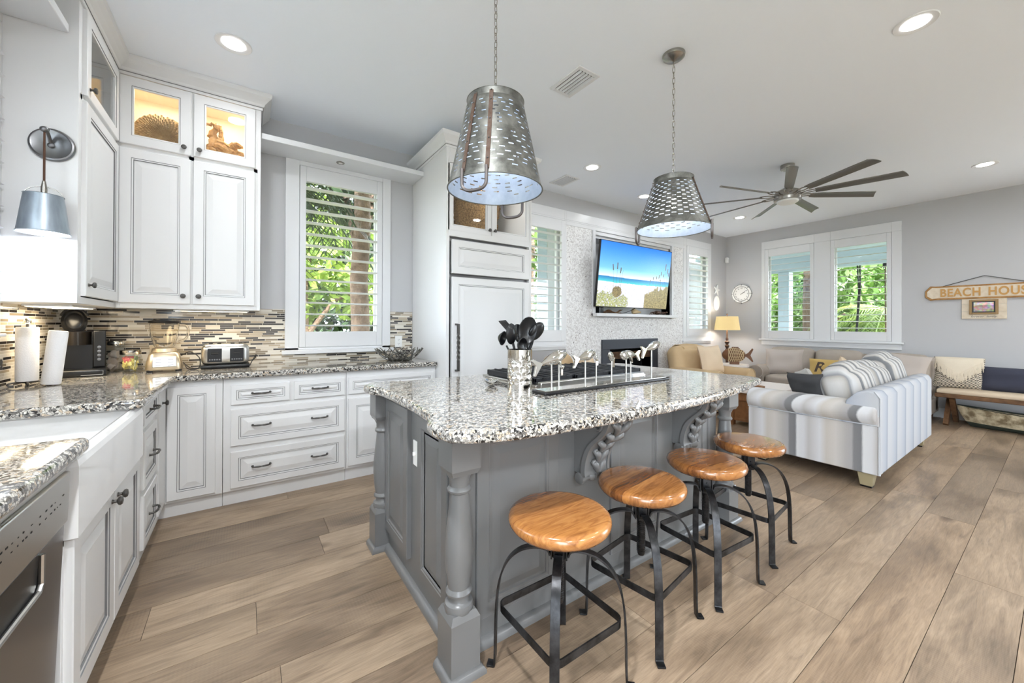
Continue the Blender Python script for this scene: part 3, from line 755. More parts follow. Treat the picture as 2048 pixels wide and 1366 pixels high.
# ---- upper cabinets
def crown(b, pts, prof):
    """sweep a profile (out, z) along an XY polyline with mitred corners; outward = right side of travel"""
    N = len(pts); rows = []
    for i in range(N):
        d0 = (Vector(pts[i])-Vector(pts[i-1])).normalized() if i else None
        d1 = (Vector(pts[i+1])-Vector(pts[i])).normalized() if i < N-1 else None
        nn = [Vector((d.y, -d.x)) for d in (d0, d1) if d is not None]
        if len(nn) == 2:
            s_ = nn[0]+nn[1]; off = s_/max(.2, s_.dot(nn[0]))
        else: off = nn[0]
        rows.append([(pts[i][0]+off.x*o, pts[i][1]+off.y*o, z) for o, z in prof])
    k = len(prof); vs = [p for r_ in rows for p in r_]; fs = []; mi = []
    for i in range(N-1):
        for j in range(k):
            l = (j+1) % k; fs.append((i*k+j, (i+1)*k+j, (i+1)*k+l, i*k+l))
    fs += [tuple(range(k)), tuple(range((N-1)*k, N*k))[::-1]]
    b.add(vs, fs); return b
CR = [(0, 2.885), (.010, 2.885), (.012, 2.905), (.020, 2.912), (.024, 2.926), (.046, 2.950), (.066, 2.968), (.070, 2.985), (.070, 2.999), (0, 2.999)]
t = thing('wall_cabinet', 'white left-wall upper cabinet with glass top door and sconce on its end panel', 'cabinet', (-.86, 3.2, 1.35))
b = MB(); x1 = -.700
b.box(XL+.002, x1, 2.85, 2.872, 1.35, 2.995)            # end panel
b.box(XL+.002, x1, 2.872, 3.862, 1.35, 1.385); b.box(XL+.002, x1, 2.872, 3.862, 2.40, 2.43); b.box(XL+.002, x1, 2.872, 3.862, 2.88, 2.995)
b.box(XL+.002, XL+.012, 2.872, 3.862, 1.385, 2.88); b.box(x1-.02, x1, 2.872, 2.90, 1.385, 2.88); b.box(x1-.02, x1, 3.495, 3.54, 1.385, 2.88)
b.build('body', M['white'], t, bevel=.0015)
UL = lambda z: T((x1, 2.895, z)) @ RZ(PI/2)
d = door('door', UL(1.39), .605, 1.01, t); knob(UL(1.39), .04, .06, d)
d = glass_door(UL(2.43), .605, .445, t); knob(UL(2.43), .04, .05, d)
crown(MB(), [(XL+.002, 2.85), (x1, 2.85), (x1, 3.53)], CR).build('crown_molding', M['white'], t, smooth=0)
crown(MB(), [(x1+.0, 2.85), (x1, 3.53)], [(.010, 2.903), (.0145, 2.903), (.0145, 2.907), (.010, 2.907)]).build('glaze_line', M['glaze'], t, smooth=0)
t = thing('wall_cabinet', 'white upper cabinet with two lit glass doors above two tall panelled doors', 'cabinet', (-.3, 3.7, 1.35))
b = MB(); x0, x1, yf = -.698, .09, 3.53
b.box(x0, x0+.02, yf, 3.862, 1.35, 2.995); b.box(x1-.02, x1, yf, 3.862, 1.35, 2.995); b.box(x0+.02, x1-.02, yf, 3.862, 1.35, 1.385); b.box(x1-.045, x1-.02, yf, yf+.02, 1.385, 2.885)
b.box(x0+.02, x1-.02, yf, 3.862, 2.40, 2.43); b.box(x0+.02, x1-.02, yf, 3.862, 2.885, 2.995); b.box(-.335, -.305, yf, yf+.02, 1.385, 2.885)
b.box(x0+.02, x0+.022, yf, yf+.02, 1.385, 2.885)
b.build('body', M['white'], t, bevel=.0015)
b = MB(); b.box(x0+.02, x1-.02, 3.84, 3.862, 2.43, 2.885); b.box(x0+.02, x0+.024, yf+.02, 3.84, 2.43, 2.885); b.box(x1-.024, x1-.02, yf+.02, 3.84, 2.43, 2.885); b.box(x0+.024, x1-.024, yf+.02, 3.84, 2.43, 2.433); b.box(x0+.024, x1-.024, yf+.06, 3.84, 2.876, 2.885)
b.box(x0+.024, x1-.024, yf+.02, yf+.06, 2.845, 2.885); b.build('interior', M['cream'], t)
UR = lambda x, z: T((x, yf, z))
for xx, kx in ((-.683, .325), (-.308, .034)):
    d = glass_door(UR(xx, 2.43), .362, .445, t); knob(UR(xx, 2.43), kx, .045, d)
    d = door('door', UR(xx, 1.385), .362, 1.015, t); knob(UR(xx, 1.385), kx, .055, d)
crown(MB(), [(x0, yf), (x1, yf), (x1, 3.86)], CR).build('crown_molding', M['white'], t, smooth=0)
crown(MB(), [(x0+.01, yf), (x1, yf), (x1, 3.86)], [(.010, 2.903), (.0145, 2.903), (.0145, 2.907), (.010, 2.907)]).build('glaze_line', M['glaze'], t, smooth=0)
for xx in (-.5, -.12):
    MB().lathe([(.03, 2.866), (.034, 2.8755)], (xx, 3.62, 0), 20).build('puck_light', M['warmglow'], t)
    light('cabinet_glow', 'AREA', (xx, 3.62, 2.862), .5, .06, (1, .90, .74), t)
# strips under the upper cabinets
for nm, x0_, x1_, y0_, y1_, en in (('under the right-hand upper cabinet', -.42, .02, 3.60, 3.63, .8), ('under the left-wall upper cabinet', -.96, -.78, 3.1, 3.5, .9)):
    t = thing('under_cabinet_light', 'slim warm strip light '+nm, 'light', ((x0_+x1_)/2, (y0_+y1_)/2, 1.35))
    MB().box(x0_, x1_, y0_, y1_, 1.338, 1.3495).build('housing', M['trim'], t); MB().box(x0_+.01, x1_-.01, y0_+.004, y1_-.004, 1.336, 1.338).build('diffuser', M['warmglow'], t)
    light('strip_glow', 'AREA', ((x0_+x1_)/2, (y0_+y1_)/2, 1.333), en, max(.05, x1_-x0_), (1, .84, .6), t, shape='RECTANGLE', size_y=max(.03, y1_-y0_))
t = thing('puck_light', 'small round downlight in the shelf over the kitchen window', 'light', (.69, 3.70, 2.69))
MB().lathe([(.018, -.004), (.032, -.005), (.035, 0)], (.69, 3.70, 2.69), 24).build('bezel', M['nickel'], t); MB().lathe([(.018, -.0045), (.018, -.003)], (.69, 3.70, 2.69), 20).build('lens', M['plate'], t)
# ---- refrigerator and its surround
XR0, XR1, YR = 1.42, 2.345, 3.05
t = thing('tall_cabinet', 'tall white refrigerator surround with two glass upper doors and crown', 'cabinet', ((XR0+XR1)/2, 3.45, 0))
b = MB(); b.box(XR0, XR0+.03, YR, 3.862, 0, 2.90); b.box(XR1-.03, XR1, YR, 3.862, 0, 2.90); b.box(XR0+.03, XR1-.03, YR+.02, 3.862, 2.02, 2.055); b.box(XR0+.03, XR1-.03, YR, 3.862, 2.66, 2.90)
b.box(XR0+.03, XR1-.03, 3.84, 3.862, 2.055, 2.66)
b.build('body', M['white'], t, bevel=.002)
FR = lambda x, z: T((x, YR+.02, z))
b2 = MB(); b2.box(XR0+.03, XR1-.03, YR+.001, YR+.02, 2.02, 2.075); b2.build('face_rail', M['white'], t)
for xx, kx in ((XR0+.012, .418), (XR0+.46, .028)):
    d = glass_door(FR(xx, 2.07), .443, .585, t, .046); knob(FR(xx, 2.07), kx, .05, d)
CRF = [(o, z-.10) for o, z in CR]
crown(MB(), [(XR0, 3.86), (XR0, YR), (XR1, YR), (XR1, 3.86)], CRF).build('crown_molding', M['white'], t, smooth=0)
crown(MB(), [(XR0, 3.86), (XR0, YR), (XR1, YR)], [(.010, 2.803), (.0145, 2.803), (.0145, 2.807), (.010, 2.807)]).build('glaze_line', M['glaze'], t, smooth=0)
MB().lathe([(.03, 2.652), (.034, 2.6595)], (1.95, 3.115, 0), 20).build('puck_light', M['plate'], t)  # puck lamp and its glow added to brighten the basket and cabinet interior
light('cabinet_glow', 'AREA', (1.95, 3.115, 2.648), .9, .06, (1, .97, .92), t)
t = thing('refrigerator', 'panelled white built-in refrigerator with twisted pewter handle', 'refrigerator', ((XR0+XR1)/2, 3.45, 0))
MB().box(XR0+.032, XR1-.032, 3.09, 3.83, .01, 2.015).build('body', M['darkst'], t)
FZ = lambda x, z: T((x, 3.07, z))
d = door('drawer_panel', FZ(XR0+.05, 1.695), .835, .295, t, .062, t=.035)
d = door('door_panel', FZ(XR0+.05, .12), .835, 1.545, t, .062, t=.035)
MB().box(XR0+.05, XR1-.04, 3.05, 3.085, .02, .11).build('kick_grille', M['darkst'], t)
b = MB(); hx, hy = XR0+.088, 3.035-.045
b.tube([(hx, 3.035, 1.25), (hx, hy, 1.25), (hx, hy, 1.16)], .009, 8, sq=(.022, .016), up=(1, 0, 0)); b.tube([(hx, 3.035, .85), (hx, hy, .85), (hx, hy, .94)], .009, 8, sq=(.022, .016), up=(1, 0, 0))
for s_ in (0, PI):
    b.tube([(hx+.007*math.cos(s_+a*.75), hy+.007*math.sin(s_+a*.75), 1.17-.24*a/24) for a in range(25)], .0085, 8)
b.build('handle', M['iron'], d)
t = thing('woven_basket', 'tall seagrass basket behind the glass doors over the refrigerator', 'basket', (1.93, 3.44, 2.055))
prof = [(.185, 0), (.19, .02)]+[(.19+.06*(i/14)+.003*(i % 2), .02+.52*i/14) for i in range(1, 15)]+[(.25, .55), (.235, .545), (.15, .06)]
MB().lathe(prof, (1.93, 3.44, 2.056), 32).build('basket_body', M['wicker'], t)
b = MB(); rg3 = random.Random(9)
for i in range(240):
    a = rg3.uniform(0, 2*PI); z = rg3.uniform(.03, .5); r0 = .19+.06*z/.52; a2 = a+rg3.uniform(.1, .22); z2 = z+rg3.uniform(-.05, .06); r1 = .19+.06*z2/.52
    b.tube([(1.93+(r0+.004)*math.cos(a), 3.44+(r0+.004)*math.sin(a), 2.056+z), (1.93+(r0+.012)*math.cos((a+a2)/2), 3.44+(r0+.012)*math.sin((a+a2)/2), 2.056+(z+z2)/2), (1.93+(r1+.004)*math.cos(a2), 3.44+(r1+.004)*math.sin(a2), 2.056+max(.02, z2))], .0035, 5)
w_ = b.build('loose_strands', M['wicker'], t); w_['kind'] = 'stuff'
# ---- things inside the lit glass cabinet
t = thing('nautilus_ornament', 'woven spiral nautilus shell inside the left lit glass cabinet', 'ornament', (-.5, 3.68, 2.433))
b = MB(); vs, fs = [], []; nA, nR = 216, 12
for side in (-1, 1):
    for k in range(nR+1):
        for i in range(nA):
            a = 2*PI*i/nA; g = .148+.028*((a+1.2) % (2*PI))/(2*PI); q = k/nR; sw = a+1.1*(1-q)
            rib = .024*(abs(math.sin(sw*14)))**.8*min(1, q*2.5)*(1 if q < .97 else .3)
            vs.append((q*g*math.cos(a), side*(.050*(1-q*q)**.5*(1+.25*q)+rib), q*g*math.sin(a)))
o_ = (nR+1)*nA
for k in range(nR):
    for i in range(nA):
        f = (k*nA+i, k*nA+(i+1) % nA, (k+1)*nA+(i+1) % nA, (k+1)*nA+i); fs.append(f); fs.append(tuple(v+o_ for v in f[::-1]))
b.M = T((-.492, 3.70, 2.433+.145)); b.add(vs, fs); b.v = [(p[0], p[1], max(2.4335, p[2])) for p in b.v]; b.build('shell', M['nautilus'], t, smooth=70)
t = thing('driftwood_sculpture', 'gnarled driftwood piece on a small pin stand inside the right lit glass cabinet', 'ornament', (-.15, 3.66, 2.433))
b = MB(); rg4 = random.Random(4)
def gnarl(pts, r):
    b.tube([(p[0]+rg4.uniform(-.006, .006), p[1]+rg4.uniform(-.006, .006), p[2]+rg4.uniform(-.006, .006)) for p in bez(pts, 6)], [max(.003, q*rg4.uniform(.75, 1.25)) for q in [r[0]+(r[1]-r[0])*k/(6*(len(pts)-1)) for k in range(6*(len(pts)-1)+1)]], 8)
cx, cy0, cz = -.15, 3.66, 2.57
for i in range(9): gnarl([(cx-.10+.01*i, cy0+rg4.uniform(-.05, .05), cz-.03+rg4.uniform(-.03, .06)), (cx-.02, cy0+rg4.uniform(-.04, .04), cz-.01+rg4.uniform(-.04, .05)), (cx+.10+.004*i, cy0+rg4.uniform(-.05, .05), cz-.05+rg4.uniform(-.02, .05))], (.042, .016))
gnarl([(cx-.05, cy0, cz), (cx-.06, cy0, cz+.10), (cx-.03, cy0-.02, cz+.17), (cx-.10, cy0-.03, cz+.15)], (.035, .008))
gnarl([(cx-.03, cy0, cz+.02), (cx-.01, cy0, cz+.10), (cx-.015, cy0, cz+.18)], (.03, .005)); gnarl([(cx+.02, cy0, cz), (cx+.08, cy0-.02, cz+.05), (cx+.12, cy0-.02, cz+.04)], (.03, .014))
b.build('driftwood', M['driftwood'], t); MB().cyl((cx, cy0, 2.434), (cx, cy0, cz-.03), .004).lathe([(.03, 0), (.03, .006)], (cx, cy0, 2.4335), 16).build('stand', M['iron'], t)
# ------------------------------------------------------------------ worktop, sink and what stands on the counter
def rpoly(pts, n=5):
    """polygon with rounded corners; points (x, y, radius)"""
    out = []; N = len(pts)
    for i in range(N):
        p = Vector(pts[i][:2]); r = pts[i][2] if len(pts[i]) > 2 else 0
        if r <= 0: out.append(tuple(p)); continue
        a = (Vector(pts[i-1][:2])-p).normalized(); c = (Vector(pts[(i+1) % N][:2])-p).normalized()
        for k in range(n+1):
            t = k/n; q = (p+a*r)*(1-t)**2+p*2*t*(1-t)+(p+c*r)*t*t; out.append(tuple(q))
    return out
def slab(name, pts, z0, z1, label, cat):
    """stone slab with a rounded ogee edge"""
    bm = bmesh.new(); vs = [bm.verts.new((p[0], p[1], z0)) for p in pts]; f = bm.faces.new(vs)
    bm.normal_update()
    if f.normal.z > 0: f.normal_flip()
    r = bmesh.ops.extrude_face_region(bm, geom=[f]); nv = [v for v in r['geom'] if isinstance(v, bmesh.types.BMVert)]
    for v in nv: v.co.z = z1
    bmesh.ops.recalc_face_normals(bm, faces=bm.faces)
    me = bpy.data.meshes.new(name); bm.to_mesh(me); bm.free(); me.materials.append(M['granite'])
    o = bpy.data.objects.new(name, me); COL.objects.link(o); ROOT[o.name] = Matrix.Identity(4)
    bv = o.modifiers.new('bevel', 'BEVEL'); bv.width = .014; bv.segments = 4; bv.limit_method = 'ANGLE'; bv.angle_limit = R(50)
    for p in me.polygons: p.use_smooth = False
    if label: o['label'] = label; o['category'] = cat
    return o
pts = rpoly([(-1.02, 3.86), (1.417, 3.86), (1.417, 3.213), (-.365, 3.213, .03), (-.365, 2.30, .03), (-.93, 2.30), (-.93, 1.645), (-.372, 1.645, .03), (-.372, -.4), (-1.02, -.4)])
slab('worktop', pts, .877, .917, 'L-shaped speckled grey granite worktop along the white wall cabinets', 'countertop')
t = thing('apron_sink', 'white fireclay apron-front farmhouse sink', 'sink', (-.66, 2.03, .62))
b = MB(); b.M = T((-.945, 1.60, .64)) @ RX(-PI/2); h = .232
b.loops(.558, .835, [(0, 0, 0), (0, -h+.03, 0), (.004, -h+.012, 0), (.012, -h+.003, 0), (.024, -h, 0), (.032, -h+.003, 0), (.040, -h+.014, 0), (.055, -.055, 0), (.085, -.032, 0), (.12, -.028, 0)])
b.build('basin', M['porcelain'], t, smooth=60, bevel=.006)
MB().lathe([(.04, 0), (.042, .003), (.02, .004)], (-.68, 2.03, .653), 20).build('drain', M['steel'], t)
# paper towels
t = thing('paper_towel_holder', 'wrought iron paper towel holder with scroll feet and glass ball finial', 'towel holder', (-.95, 3.14, .917))
b = MB(); b.cyl((-.95, 3.14, .925), (-.95, 3.14, 1.245), .006)
for a in (0, 90, 180, 270):
    ca, sa = math.cos(R(a+20)), math.sin(R(a+20)); L = .052 if a in (90, 270) else .058
    pr = bez([(0, .016), (L*.6, .020), (L, .016), (L*1.12, .008), (L*1.02, .005), (L*.8, .005)], 5)if False else bez([(0, 0, .016), (L*.6, 0, .020), (L, 0, .016), (L*1.1, 0, .010), (L*1.0, 0, .0045), (L*.75, 0, .0045)], 5)
    b.tube([(-.95+p[0]*ca, 3.14+p[0]*sa, .917+p[2]) for p in pr], .0042, 8)
b.build('iron_base', M['iron'], t)
MB().ell((-.95, 3.14, 1.258), .014, .014, .018).build('finial', M['chrome'], t)
t = thing('paper_towel_roll', 'full white paper towel roll standing on the iron holder', 'paper towels', (-.95, 3.14, .94), group='paper towel rolls')
MB().lathe([(.016, .942), (.038, .942), (.041, .95), (.041, 1.222), (.038, 1.228), (.016, 1.228)], (-.95, 3.14, 0), 36, cap0=False, cap1=False).lathe([(.016, 1.228), (.016, .942)], (-.95, 3.14, 0), 24, cap0=False, cap1=False).build('roll', M['paper'], t)
t = thing('paper_towel_roll', 'second white paper towel roll leaning beside the black coffee maker', 'paper towels', (-.853, 3.09, .917), group='paper towel rolls')
b = MB(); b.M = T((-.853, 3.09, .92)) @ RY(R(5.5)); b.lathe([(.013, .004), (.034, .004), (.037, .01), (.037, .282), (.034, .288), (.013, .288)], n=36, cap0=False, cap1=False).lathe([(.013, .288), (.013, .004)], n=24, cap0=False, cap1=False); b.build('roll', M['paper'], t)
# coffee maker
t = thing('coffee_maker', 'black pod coffee maker with raised lid on the corner of the counter', 'coffee maker', (-.865, 3.60, .917), R(13))
mt_ = pbr('coffee_black', (13, 14, 17), .4); mb_ = pbr('coffee_bronze', (52, 47, 42), .28, .75)
L_ = dict(local=True)
b = MB(); b.soft(-.11, .11, -.02, .135, .0, .28, .012, n=8); b.build('body', mt_, t, **L_)
MB().soft(-.112, .112, -.155, .135, 0, .045, .014, n=8).build('base', M['black'], t, **L_)
b = MB(); b.box(.0, .095, -.1545, -.1535, .008, .034); b.build('drip_grille', M['steel'], t, **L_)
b = MB(); pr = [(-.105, 0)]+[(-.03+.075*math.cos(a), -.075*math.sin(a)) for a in [PI*i/14 for i in range(15)][::-1]]+[(.045, 0)]
pr = [(-.105+.15*i/14, -.02-.095*math.sin(PI*i/14)**.6) for i in range(15)]
b.prism(pr, .195, .278, 'z'); b.build('brew_head', mb_, t, smooth=50, **L_)
MB().box(.05, .108, -.06, -.015, .05, .285).build('side_column', mt_, t, bevel=.006, **L_)
MB().box(-.10, .05, -.05, -.018, .045, .195).build('cup_recess', M['black'], t, **L_)
for i in range(4): MB().lathe_ax([(.009, 0), (.009, .003), (.006, .0035)], (.078, -.06, .10+.026*i), (0, -1, 0), 16).build('button', M['darkst'], t, **L_)
b = MB(); b.M = T((-.03, .03, .340)) @ RX(R(72)) @ Matrix.Diagonal((.72, 1.05, 1, 1)); b.lathe([(.068, -.025), (.078, -.018), (.080, .015), (.06, .03), (.05, .022), (.03, .03), (.0, .03)], n=28); b.build('lid', M['black'], t, **L_)
b = MB(); b.tube(arc((-.03, .0, .34), .062, R(25), R(155), 12, 'xz', 1.42), .007, 8); b.build('lid_handle', M['black'], t, **L_)
b = MB(); b.tube(bez([(.0, .13, .10), (-.06, .17, .16), (-.12, .12, .19), (-.15, .02, .12), (-.13, .05, .03)], 8), .0035, 6); b.build('power_cord', M['blackm'], t, **L_)
def jar(x, y, r, h, lab, pod):
    t = thing('glass_jar', lab, 'jar', (x, y, .917))
    MB().lathe([(r*.9, .003), (r, .012), (r, h-.035), (r*.86, h-.02), (r*.86, h-.012), (r*.84, h-.012), (r*.84, h-.02), (r*.96, h-.037), (r*.96, .014), (r*.86, .009)], n=32, mi=0).build('glass_body', M['glass'], t, local=True)
    MB().lathe([(r*.9, h-.02), (r*.92, h-.018), (r*.92, h+.006), (r*.86, h+.01), (0, h+.01)], n=32).build('lid', M['chrome'], t, local=True); return t
t = jar(-.742, 3.775, .050, .20, 'taller glass jar of coffee pods with metal lid beside the coffee maker', 1)
rg5 = random.Random(2)
for i, (px_, py_, pz) in enumerate([(-.02, -.028, .03), (.025, -.02, .03), (0, .025, .03), (-.022, -.01, .075), (.02, .012, .078), (.002, -.026, .115), (-.018, .02, .12)]):
    d = Vector((rg5.uniform(-.8, .8), rg5.uniform(-1, -.2), rg5.uniform(-.6, .6)))
    p_ = thing('coffee_pod', None, 'coffee pod', (-.742+px_*.8, 3.775+py_*.8, .917+pz), group='coffee pods in the taller jar'); p_['label'] = 'pale coffee pod inside the taller glass jar'
    MB().lathe_ax([(.017, -.018), (.023, .014), (.026, .016), (.026, .018), (0, .018)], (0, 0, 0), d, 18).build('pod', M['pod'], p_, local=True)
t = jar(-.640, 3.62, .058, .142, 'short glass jar of yellow and pink sweetener packets with metal lid', 0)
b = MB(); b.mi = []
rg6 = random.Random(8)
for k, (mn, cnt, zr) in enumerate((('yellow', 38, (.02, .085)), ('mint', 9, (.082, .10)), ('pink', 7, (.082, .10)))):
    for i in range(cnt):
        a = rg6.uniform(0, 2*PI)
        if k == 1: a = rg6.uniform(-1.3, .9)
        if k == 2: a = rg6.uniform(-2.6, -1.5)
        rr = rg6.uniform(.012, .034); z = rg6.uniform(*zr)
        b.M = T((-.640+rr*math.cos(a), 3.62+rr*math.sin(a), .917+z)) @ RZ(a+PI/2+rg6.uniform(-.2, .2)) @ RY(rg6.uniform(-.5, .5)) @ RX(rg6.uniform(-.3, .3)); b.box(-.018, .018, -.002, .002, -.012, .012, k)
sp_ = b.build('sweetener_packets', [M['yellow'], M['mint'], M['pink']], t, bevel=.001); sp_['kind'] = 'stuff'
# blender
bx, by = -.468, 3.62
t = thing('blender', 'champagne blender with ribbed glass jug and black lid', 'blender', (bx, by, .917), R(8))
b = MB(); sq = lambda r: [(r*1.0, 0)]
def rbox(b, secs, n=6):
    """stack of rounded-square sections (half width, half depth, z)"""
    rows = []
    for hx_, hy_, z in secs:
        rows.append([(math.copysign(abs(math.cos(a))**.45, math.cos(a))*hx_, math.copysign(abs(math.sin(a))**.45, math.sin(a))*hy_, z) for a in [2*PI*i/(4*n) for i in range(4*n)]])
    k = 4*n; vs = [p for r_ in rows for p in r_]; fs = []
    for i in range(len(rows)-1):
        for j in range(k): fs.append((i*k+j, i*k+(j+1) % k, (i+1)*k+(j+1) % k, (i+1)*k+j))
    fs += [tuple(range(k))[::-1], tuple(range((len(rows)-1)*k, len(rows)*k))]; b.add(vs, fs); return b
rbox(b, [(.098, .092, .012), (.1, .094, .02), (.096, .09, .06), (.082, .078, .118), (.07, .068, .13)]); b.build('motor_base', M['blendbase'], t, local=True)
for sx in (-.075, .075): MB().box(sx-.016, sx+.016, -.085, .085, 0, .014).build('foot', M['black'], t, local=True, bevel=.003)
b = MB(); b.M = T((0, -.0885, .068)) @ RX(R(-13)); b.box(-.062, .062, -.004, .002, -.036, .036); b.build('button_plate', M['steel'], t, local=True, bevel=.003)
b = MB(); b.M = T((0, -.0935, .068)) @ RX(R(-13))
for i in range(3):
    for xx in (-.046, .016): b.box(xx, xx+.03, -.002, .001, -.026+.02*i, -.020+.02*i)
b.build('button', M['darkst'], t, local=True)
MB().lathe([(.066, .13), (.07, .135), (.066, .158), (.056, .162)], n=28).build('collar', M['blendbase'], t, local=True)
b = MB(); vs, fs = [], []; n = 64; pf = [(.050, .165), (.056, .18), (.072, .245), (.078, .30), (.080, .335)]
prof = pf+[(r-.005, z) for r, z in pf[::-1]]
for k, (r, z) in enumerate(prof):
    for i in range(n):
        q = 1+.035*math.cos(8*2*PI*i/n)*(1 if .17 < z < .28 else .2); vs.append((r*q*math.cos(2*PI*i/n), r*q*math.sin(2*PI*i/n), z))
for k in range(len(prof)-1):
    for i in range(n): fs.append((k*n+i, k*n+(i+1) % n, (k+1)*n+(i+1) % n, (k+1)*n+i))
b.add(vs, fs); b.build('glass_jug', M['jarglass'], t, local=True)
b = MB(); b.tube(bez([(.076, 0, .32), (.115, 0, .315), (.128, 0, .28), (.115, 0, .225), (.072, 0, .20)], 6), .008, 10); b.build('jug_handle', M['jarglass'], t, local=True)
MB().lathe([(.084, .334), (.088, .34), (.088, .35), (.06, .354), (.06, .366), (.03, .368), (0, .368)], n=32).build('lid', M['black'], t, local=True)
b = MB(); 
for a in range(4): b.tube([(0, 0, .17), (.03*math.cos(a*PI/2), .03*math.sin(a*PI/2), .178+.008*(a % 2))], .003, 6)
b.build('blade', M['chrome'], t, local=True)
b = MB(); b.tube(bez([(.09, .03, .10), (.14, .0, .125), (.19, -.03, .08), (.185, -.06, .012), (.13, -.055, .006), (.11, -.02, .03)], 8), .0035, 6)
b.tube(bez([(.10, .0, .05), (.14, -.03, .012), (.19, -.05, .006)], 6), .0035, 6); b.build('power_cord', M['blackm'], t, local=True)
# toaster
tx, ty = -.122, 3.66
t = thing('toaster', 'brushed steel four-slot toaster with two dark control panels', 'toaster', (tx, ty, .917), R(2))
b = MB(); b.soft(-.145, .145, -.105, .105, .022, .185, .045, n=10); b.build('shell', M['steel'], t, local=True)
MB().soft(-.15, .15, -.108, .108, 0, .03, .012, n=8).build('base', M['black'], t, local=True)
for sx in (-.066, .066):
    d = MB().box(sx-.042, sx+.042, -.1075, -.10, .05, .150).build('control_panel', M['black'], t, local=True, bevel=.002)
    MB().box(sx-.02, sx+.02, -.125, -.106, .108, .118).build('lever', M['blackm'], d, local=True, bevel=.002)
    b = MB()
    for i in range(5): b.lathe_ax([(.005, 0), (.005, .003)], (sx-.028+.014*i, -.1075, .068), (0, -1, 0), 10)
    b.build('button', M['darkst'], d, local=True)
for sx in (-.09, -.04, .04, .09): MB().box(sx-.012, sx+.012, -.08, .08, .180, .1865).build('slot', M['blackm'], t, local=True)
b = MB(); b.tube(bez([(.12, .09, .03), (.18, .03, .05), (.19, -.03, .09), (.165, -.05, .045), (.15, -.04, .008)], 8), .0032, 6); b.build('power_cord', M['blackm'], t, local=True)
# branch bowl
t = thing('branch_bowl', 'silver openwork bowl of twisting branches at the end of the counter', 'bowl', (1.17, 3.52, .917))
b = MB(); rg7 = random.Random(11)
def bowlp(a, s_): r = .065+.15*s_**.9; return (r*math.cos(a), r*math.sin(a), .006+.104*s_**1.9)
for dr in (1, -1):
    for i in range(17):
        a0 = 2*PI*i/17; tw = dr*rg7.uniform(.55, .9); w1 = rg7.uniform(-.08, .08)
        b.tube([bowlp(a0+tw*k/9+w1*math.sin(k*1.3), k/9) for k in range(10)], [.0075-.0004*k for k in range(10)], 6)
b.tube([(.065*math.cos(2*PI*i/24), .065*math.sin(2*PI*i/24), .006) for i in range(24)], .006, 6, closed=True)
b.build('lattice', M['bowlmetal'], t, local=True)
def outlet(name, lab, Mx, mt, plug=False, switch=False):
    t = thing(name, lab, 'outlet' if not switch else 'switch', Mx.to_translation())
    b = MB(); b.M = Mx; b.box(-.036, .036, -.006, 0, -.058, .058); b.build('cover_plate', mt, t, bevel=.002)
    if switch:
        b = MB(); b.M = Mx; b.box(-.004, .004, -.018, -.005, -.008, .008); b.build('toggle', mt, t)
    else:
        for zz in (.02, -.02):
            b = MB(); b.M = Mx; b.lathe_ax([(.014, 0), (.0145, .002), (.013, .003)], (0, -.006, zz), (0, -1, 0), 16); s_ = b.build('socket', mt, t)
            b = MB(); b.M = Mx
            for xx in (-.005, .005): b.box(xx-.001, xx+.001, -.0098, -.0085, zz-.003, zz+.005)
            b.box(-.002, .002, -.0098, -.0085, zz-.009, zz-.006); b.build('slot', M['blackm'], s_)
    return t
outlet('power_outlet', 'white wall outlet in the tiles right of the kitchen window', T((1.275, YW-.008, 1.075)), M['plate'])
outlet('power_outlet', 'beige wall outlet in the tiles behind the blender', T((-.545, YW-.008, 1.03)), M['beige'])
o = outlet('power_outlet', 'large beige outlet plate on the left wall with a black plug in it', T((XL+.008, 2.99, 1.07)) @ RZ(PI/2) @ Matrix.Diagonal((2.0, 1, 1.2, 1)), M['beige'])
b = MB(); b.M = T((XL+.014, 2.93, 1.05)) @ RZ(PI/2); b.box(-.02, .02, -.045, 0, -.03, .022); b.tube(bez([(0, -.045, -.01), (-.05, -.05, -.03), (-.06, -.03, -.10), (-.09, -.02, -.13)], 6), .0035, 6); b.build('plug', M['blackm'], o)
# wall sconce on the cabinet end panel
sx, sy, sz = -.786, 2.848, 2.125
t = thing('wall_sconce', 'bucket-shade wall sconce on the white cabinet end panel', 'sconce', (sx, sy, sz))
b = MB(); b.lathe_ax([(.078, 0), (.080, .006), (.076, .016), (.070, .018), (.066, .016), (0, .017)], (sx, sy, sz), (0, -1, 0), 40); b.build('back_plate', M['darkst'], t)
b = MB(); b.tube(bez([(sx, sy-.015, sz-.005), (sx, sy-.05, sz+.03), (sx, sy-.085, sz+.05), (sx, sy-.095, sz+.035)], 6), .007, 8); b.ell((sx, sy-.02, sz-.008), .013, .011, .013); b.ell((sx, sy-.095, sz+.04), .016, .016, .014); b.build('hook_arm', M['darkst'], t)
hx_, hy_ = sx, sy-.095
MB().tube([(hx_, hy_, sz+.03), (hx_, hy_, 1.92)], .0042, 8).build('cord', M['cord'], t)
b = MB(); b.lathe([(.011, 1.855), (.011, 1.885), (.006, 1.92)], (hx_, hy_, 0), 14); b.tube([(hx_+.064*math.cos(a), hy_, 1.845+.064*math.sin(a)*.75) for a in [PI*i/14 for i in range(15)]], .0022, 6); b.build('bail', M['nickel'], t)
b = MB(); rb, rt_, zb, zt = .084, .064, 1.672, 1.85
b.lathe([(rb+.003, zb), (rb+.003, zb+.004), (rb, zb+.006), (rt_, zt), (rt_+.002, zt+.002), (rt_*.9, zt+.003), (.01, zt+.004)], (hx_, hy_, 0), 40, cap0=False); b.build('shade', M['zinc'], t)
